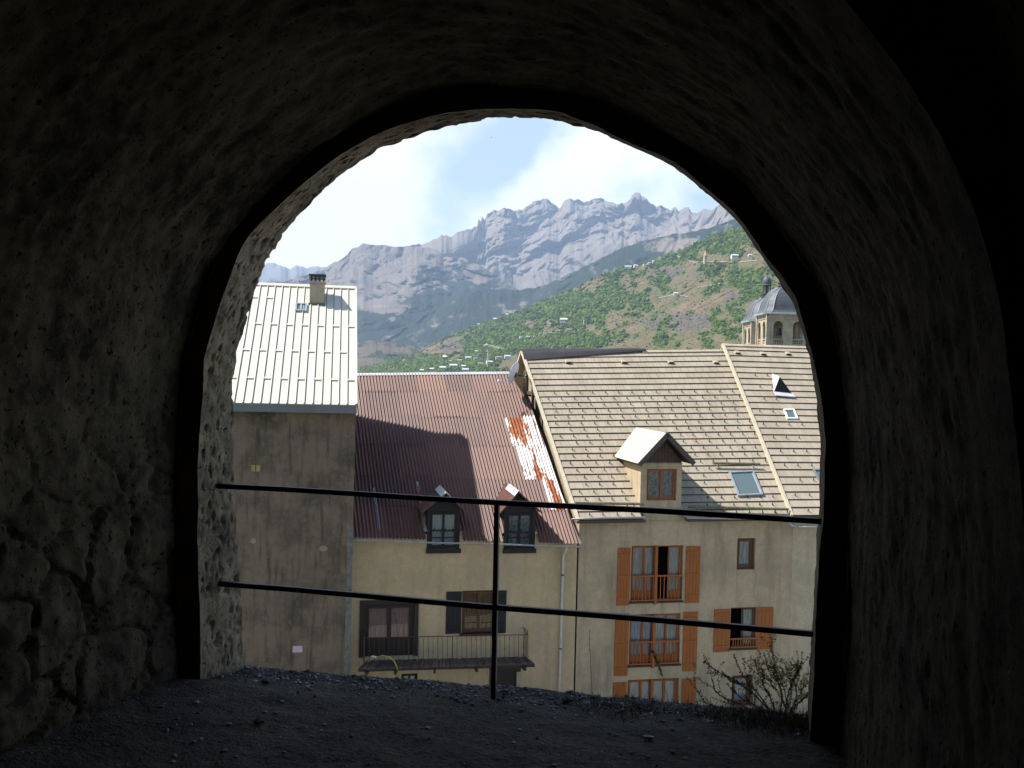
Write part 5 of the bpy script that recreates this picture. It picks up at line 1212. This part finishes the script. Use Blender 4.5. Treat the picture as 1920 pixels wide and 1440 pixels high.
def leafy(stems, leaves, path, r0, r1, lf, dens, rs, twigs=0, ls=(.006, .014), depth=0):
    n = len(path)-1; stems.tube(path, [r0+(r1-r0)*i/n for i in range(n+1)], 5, 0, False)
    L = sum((b-a).length for a, b in zip(path, path[1:])); N = int(L*dens)
    for k in range(N):
        t = rs.uniform(lf, 1)*n; i = min(int(t), n-1); p = path[i].lerp(path[i+1], t-i); d = (path[i+1]-path[i]).normalized()
        o_ = Vector((rs.gauss(0, 1), rs.gauss(0, 1), rs.gauss(0, 1))); o_ = (o_ - d*o_.dot(d)).normalized(); ln = rs.uniform(*ls); dirn = (d*.6+o_).normalized(); side = dirn.cross(o_.cross(d)).normalized()*ln*.22
        leaves.face([p, p+dirn*ln*.5+side, p+dirn*ln, p+dirn*ln*.5-side], 0, rs.random())
    for k in range(twigs):
        t = rs.uniform(.25, .92)*n; i = min(int(t), n-1); p = path[i].lerp(path[i+1], t-i); d = (path[i+1]-path[i]).normalized()
        o_ = Vector((rs.gauss(0, 1), rs.gauss(0, .6), rs.gauss(.2, .6))).normalized(); dd = (d*1.0+o_*.8).normalized(); ln = rs.uniform(.05, .16)*(1.2-t/n*.6)
        pp = [p]; 
        for s_ in range(5): dd = (dd+Vector((rs.gauss(0, .15), rs.gauss(0, .15), rs.gauss(.06, .12)))).normalized(); pp.append(pp[-1]+dd*ln/5)
        leafy(stems, leaves, pp, r1*.9, r1*.4, .1, dens*1.0, rs, 2 if depth == 0 and rs.random() < .5 else 0, ls, 1)
WB = 5.33
def plant(name, paths, label, cat, mats, dens, twigs, r=(.005, .0018), seed=1, ls=(.006, .014), lf=.2):
    rs = random.Random(seed); base = FT.wv(FT.hit(*paths[0][0][:2], WB)); e = empty(name, base, 0, label, cat); s_, l_ = MB(), MB()
    for k, pix in enumerate(paths): leafy(s_, l_, [q-base for q in stem_pts(pix, WB, seed=seed*3+k)], r[0], r[1], lf, dens, rs, twigs, ls)
    s_.build('stems', M[mats[0]], e)
    if l_.f: l_.build('leaves', M[mats[1]], e)
    return e
bp = [[(1455, 1345, 0), (1400, 1290, 0), (1350, 1262, .02), (1320, 1240, .03)], [(1452, 1345, 0), (1425, 1305, 0), (1392, 1265, 0), (1376, 1228, .02)], [(1458, 1345, 0), (1445, 1310, 0), (1425, 1270, .02), (1414, 1236, 0)],
      [(1470, 1345, 0), (1478, 1300, 0), (1490, 1270, -.03), (1504, 1243, -.04)], [(1440, 1345, 0), (1390, 1322, 0), (1345, 1300, .04), (1336, 1275, .05)], [(1430, 1348, 0), (1370, 1332, 0), (1325, 1318, .05), (1308, 1296, .05)],
      [(1475, 1348, 0), (1490, 1325, 0), (1505, 1312, 0), (1516, 1300, -.03)], [(1462, 1345, 0), (1466, 1305, 0), (1462, 1285, .05), (1448, 1262, .06)], [(1450, 1345, 0), (1420, 1325, -.04), (1385, 1305, -.05), (1362, 1280, -.05)], [(1445, 1350, 0), (1410, 1338, 0), (1360, 1340, 0), (1320, 1332, 0)],
      [(1468, 1350, 0), (1482, 1335, -.04), (1494, 1300, -.06), (1486, 1272, -.06)]]
plant('dry_bush', bp, 'sparse dark bush of thin leafy twigs at the right foot of the arch', 'bush', ('twig', 'bush_leaf'), 260, 5, (.0042, .0014), 4)
sp = [[(1478, 1335, .05), (1470, 1290, .08), (1456, 1262, .08), (1448, 1225, .06), (1444, 1196+26, .05)], [(1475, 1330, .05), (1462, 1290, .1), (1470, 1262, .1), (1462, 1250, .1)], [(1478, 1330, .05), (1484, 1300, .1), (1480, 1270, .1), (1462, 1268, .1)], [(1475, 1330, .05), (1485, 1290, .1), (1500, 1250, .1), (1490, 1256, .1)], [(1478, 1335, .05), (1496, 1310, .1), (1505, 1290, .1), (1510, 1280, .1)], [(1474, 1330, .05), (1460, 1300, .1), (1446, 1282, .1), (1440, 1268, .1)]]
plant('straw_weed', sp, 'pale straw-coloured dry weed toned as if sunlit inside the dark bush', 'weed', ('straw_stem', 'straw'), 300, 7, (.0035, .002), 6)
plant('straw_stalk', [[(1262, 1345, .05), (1250, 1300, .08), (1240, 1262, .1), (1230, 1235, .1), (1222, 1219, .1)]], 'single yellow flowering stalk before the lower orange shutters', 'weed', ('straw_stem', 'straw'), 900, 0, (.0018, .0012), 8, lf=.45)
plant('dry_weed', [[(1111, 1312, .05), (1108, 1260, .06), (1106, 1210, .06), (1105, 1180, .06)]], 'hair-thin dark stem standing left of the stalk, before the beige wall', 'weed', ('twig', 'bush_leaf'), 60, 0, (.0014, .0009), 9)
plant('dry_weed', [[(743, 1272, .05), (745, 1200, .06), (740, 1150, .06), (722, 1118, .06)]], 'hair-thin bent stem standing before the balcony door of the ochre house', 'weed', ('twig', 'bush_leaf'), 30, 0, (.0012, .0008), 10)
# grass tufts
simple('dry_grass', (.10, .075, .035), .9, 0, .4, 9)
mb = MB(); rs = random.Random(12)
def tuft(cx, cy, n, h, spread):
    for _ in range(n):
        p = Vector(FT.wv(FT.hit(cx+rs.gauss(0, spread), cy, 5.1)))
        u = FT.l(p); wv = 5.0+rs.gauss(0, .10)+.1; g_ = FT.wv(u.x, wv, fz(u.x, wv)); hh = h*rs.uniform(.4, 1.2); lean = Vector((rs.gauss(0, .5), rs.gauss(0, .3), 1)).normalized(); s_ = Vector((rs.uniform(-1, 1), rs.uniform(-1, 1), 0)).normalized()*.0016
        q = g_+lean*hh*.55; r_ = g_+lean*hh+Vector((lean.x, lean.y, 0))*hh*.4; mb.face([g_-s_, g_+s_, q+s_*.7, q-s_*.7]); mb.face([q-s_*.7, q+s_*.7, r_])
for cx, n, h, sp_ in ((1120, 160, .05, 22), (1200, 200, .055, 30), (1160, 90, .04, 30), (1350, 320, .07, 45), (1430, 420, .09, 40), (1490, 320, .08, 22), (940, 60, .035, 12), (690, 60, .03, 30), (460, 120, .045, 30), (545, 60, .035, 25), (770, 60, .03, 40)): tuft(cx, 1330, n, h, sp_)
tag(mb.build('dry_grass', M['dry_grass']), 'dry brown grass growing along the floor edge under the arch', 'grass', kind='stuff')

# bird high in the blue gap
mb = MB(); mb.tube([(-.22, 0, 0), (-.1, 0, .01), (.02, 0, .02), (.14, 0, .02), (.2, 0, .03)], [.01, .045, .055, .035, .012], 8)
for s_ in (-1, 1): mb.hexa([(-.06, s_*.04, .02), (.07, s_*.04, .02), (.03, s_*.28, .10), (-.05, s_*.28, .10), (-.06, s_*.04, .035), (.07, s_*.04, .035), (.03, s_*.28, .11), (-.05, s_*.28, .11)]); mb.hexa([(-.05, s_*.28, .10), (.03, s_*.28, .10), (-.10, s_*.52, .04), (-.13, s_*.50, .04), (-.05, s_*.28, .11), (.03, s_*.28, .11), (-.10, s_*.52, .05), (-.13, s_*.50, .05)])
mb.hexa([(-.34, -.05, 0), (-.34, .05, 0), (-.2, .02, 0), (-.2, -.02, 0), (-.34, -.05, .01), (-.34, .05, .01), (-.2, .02, .01), (-.2, -.02, .01)])
o = mb.build('bird', M['dark_metal'], smooth=True); o.location = P(922, 258, 260); o.rotation_euler = (.3, .1, .4); tag(o, 'tiny dark bird flying in the blue gap of the clouds', 'bird')

# ------------------------------------------------------------------ haze
hz = bpy.data.materials.new('haze'); hz.use_nodes = True; nt = hz.node_tree; nt.nodes.clear(); o_ = nt.nodes.new('ShaderNodeOutputMaterial'); v = nt.nodes.new('ShaderNodeVolumePrincipled')
v.inputs['Color'].default_value = (.51, .69, .97, 1); v.inputs['Density'].default_value = 6.8e-5; v.inputs['Anisotropy'].default_value = .0; nt.links.new(v.outputs[0], o_.inputs['Volume'])
mb = MB(); mb.box(-9000, 9000, -60, 12600, -90, 2350); h = mb.build('haze', hz); h['kind'] = 'stuff'
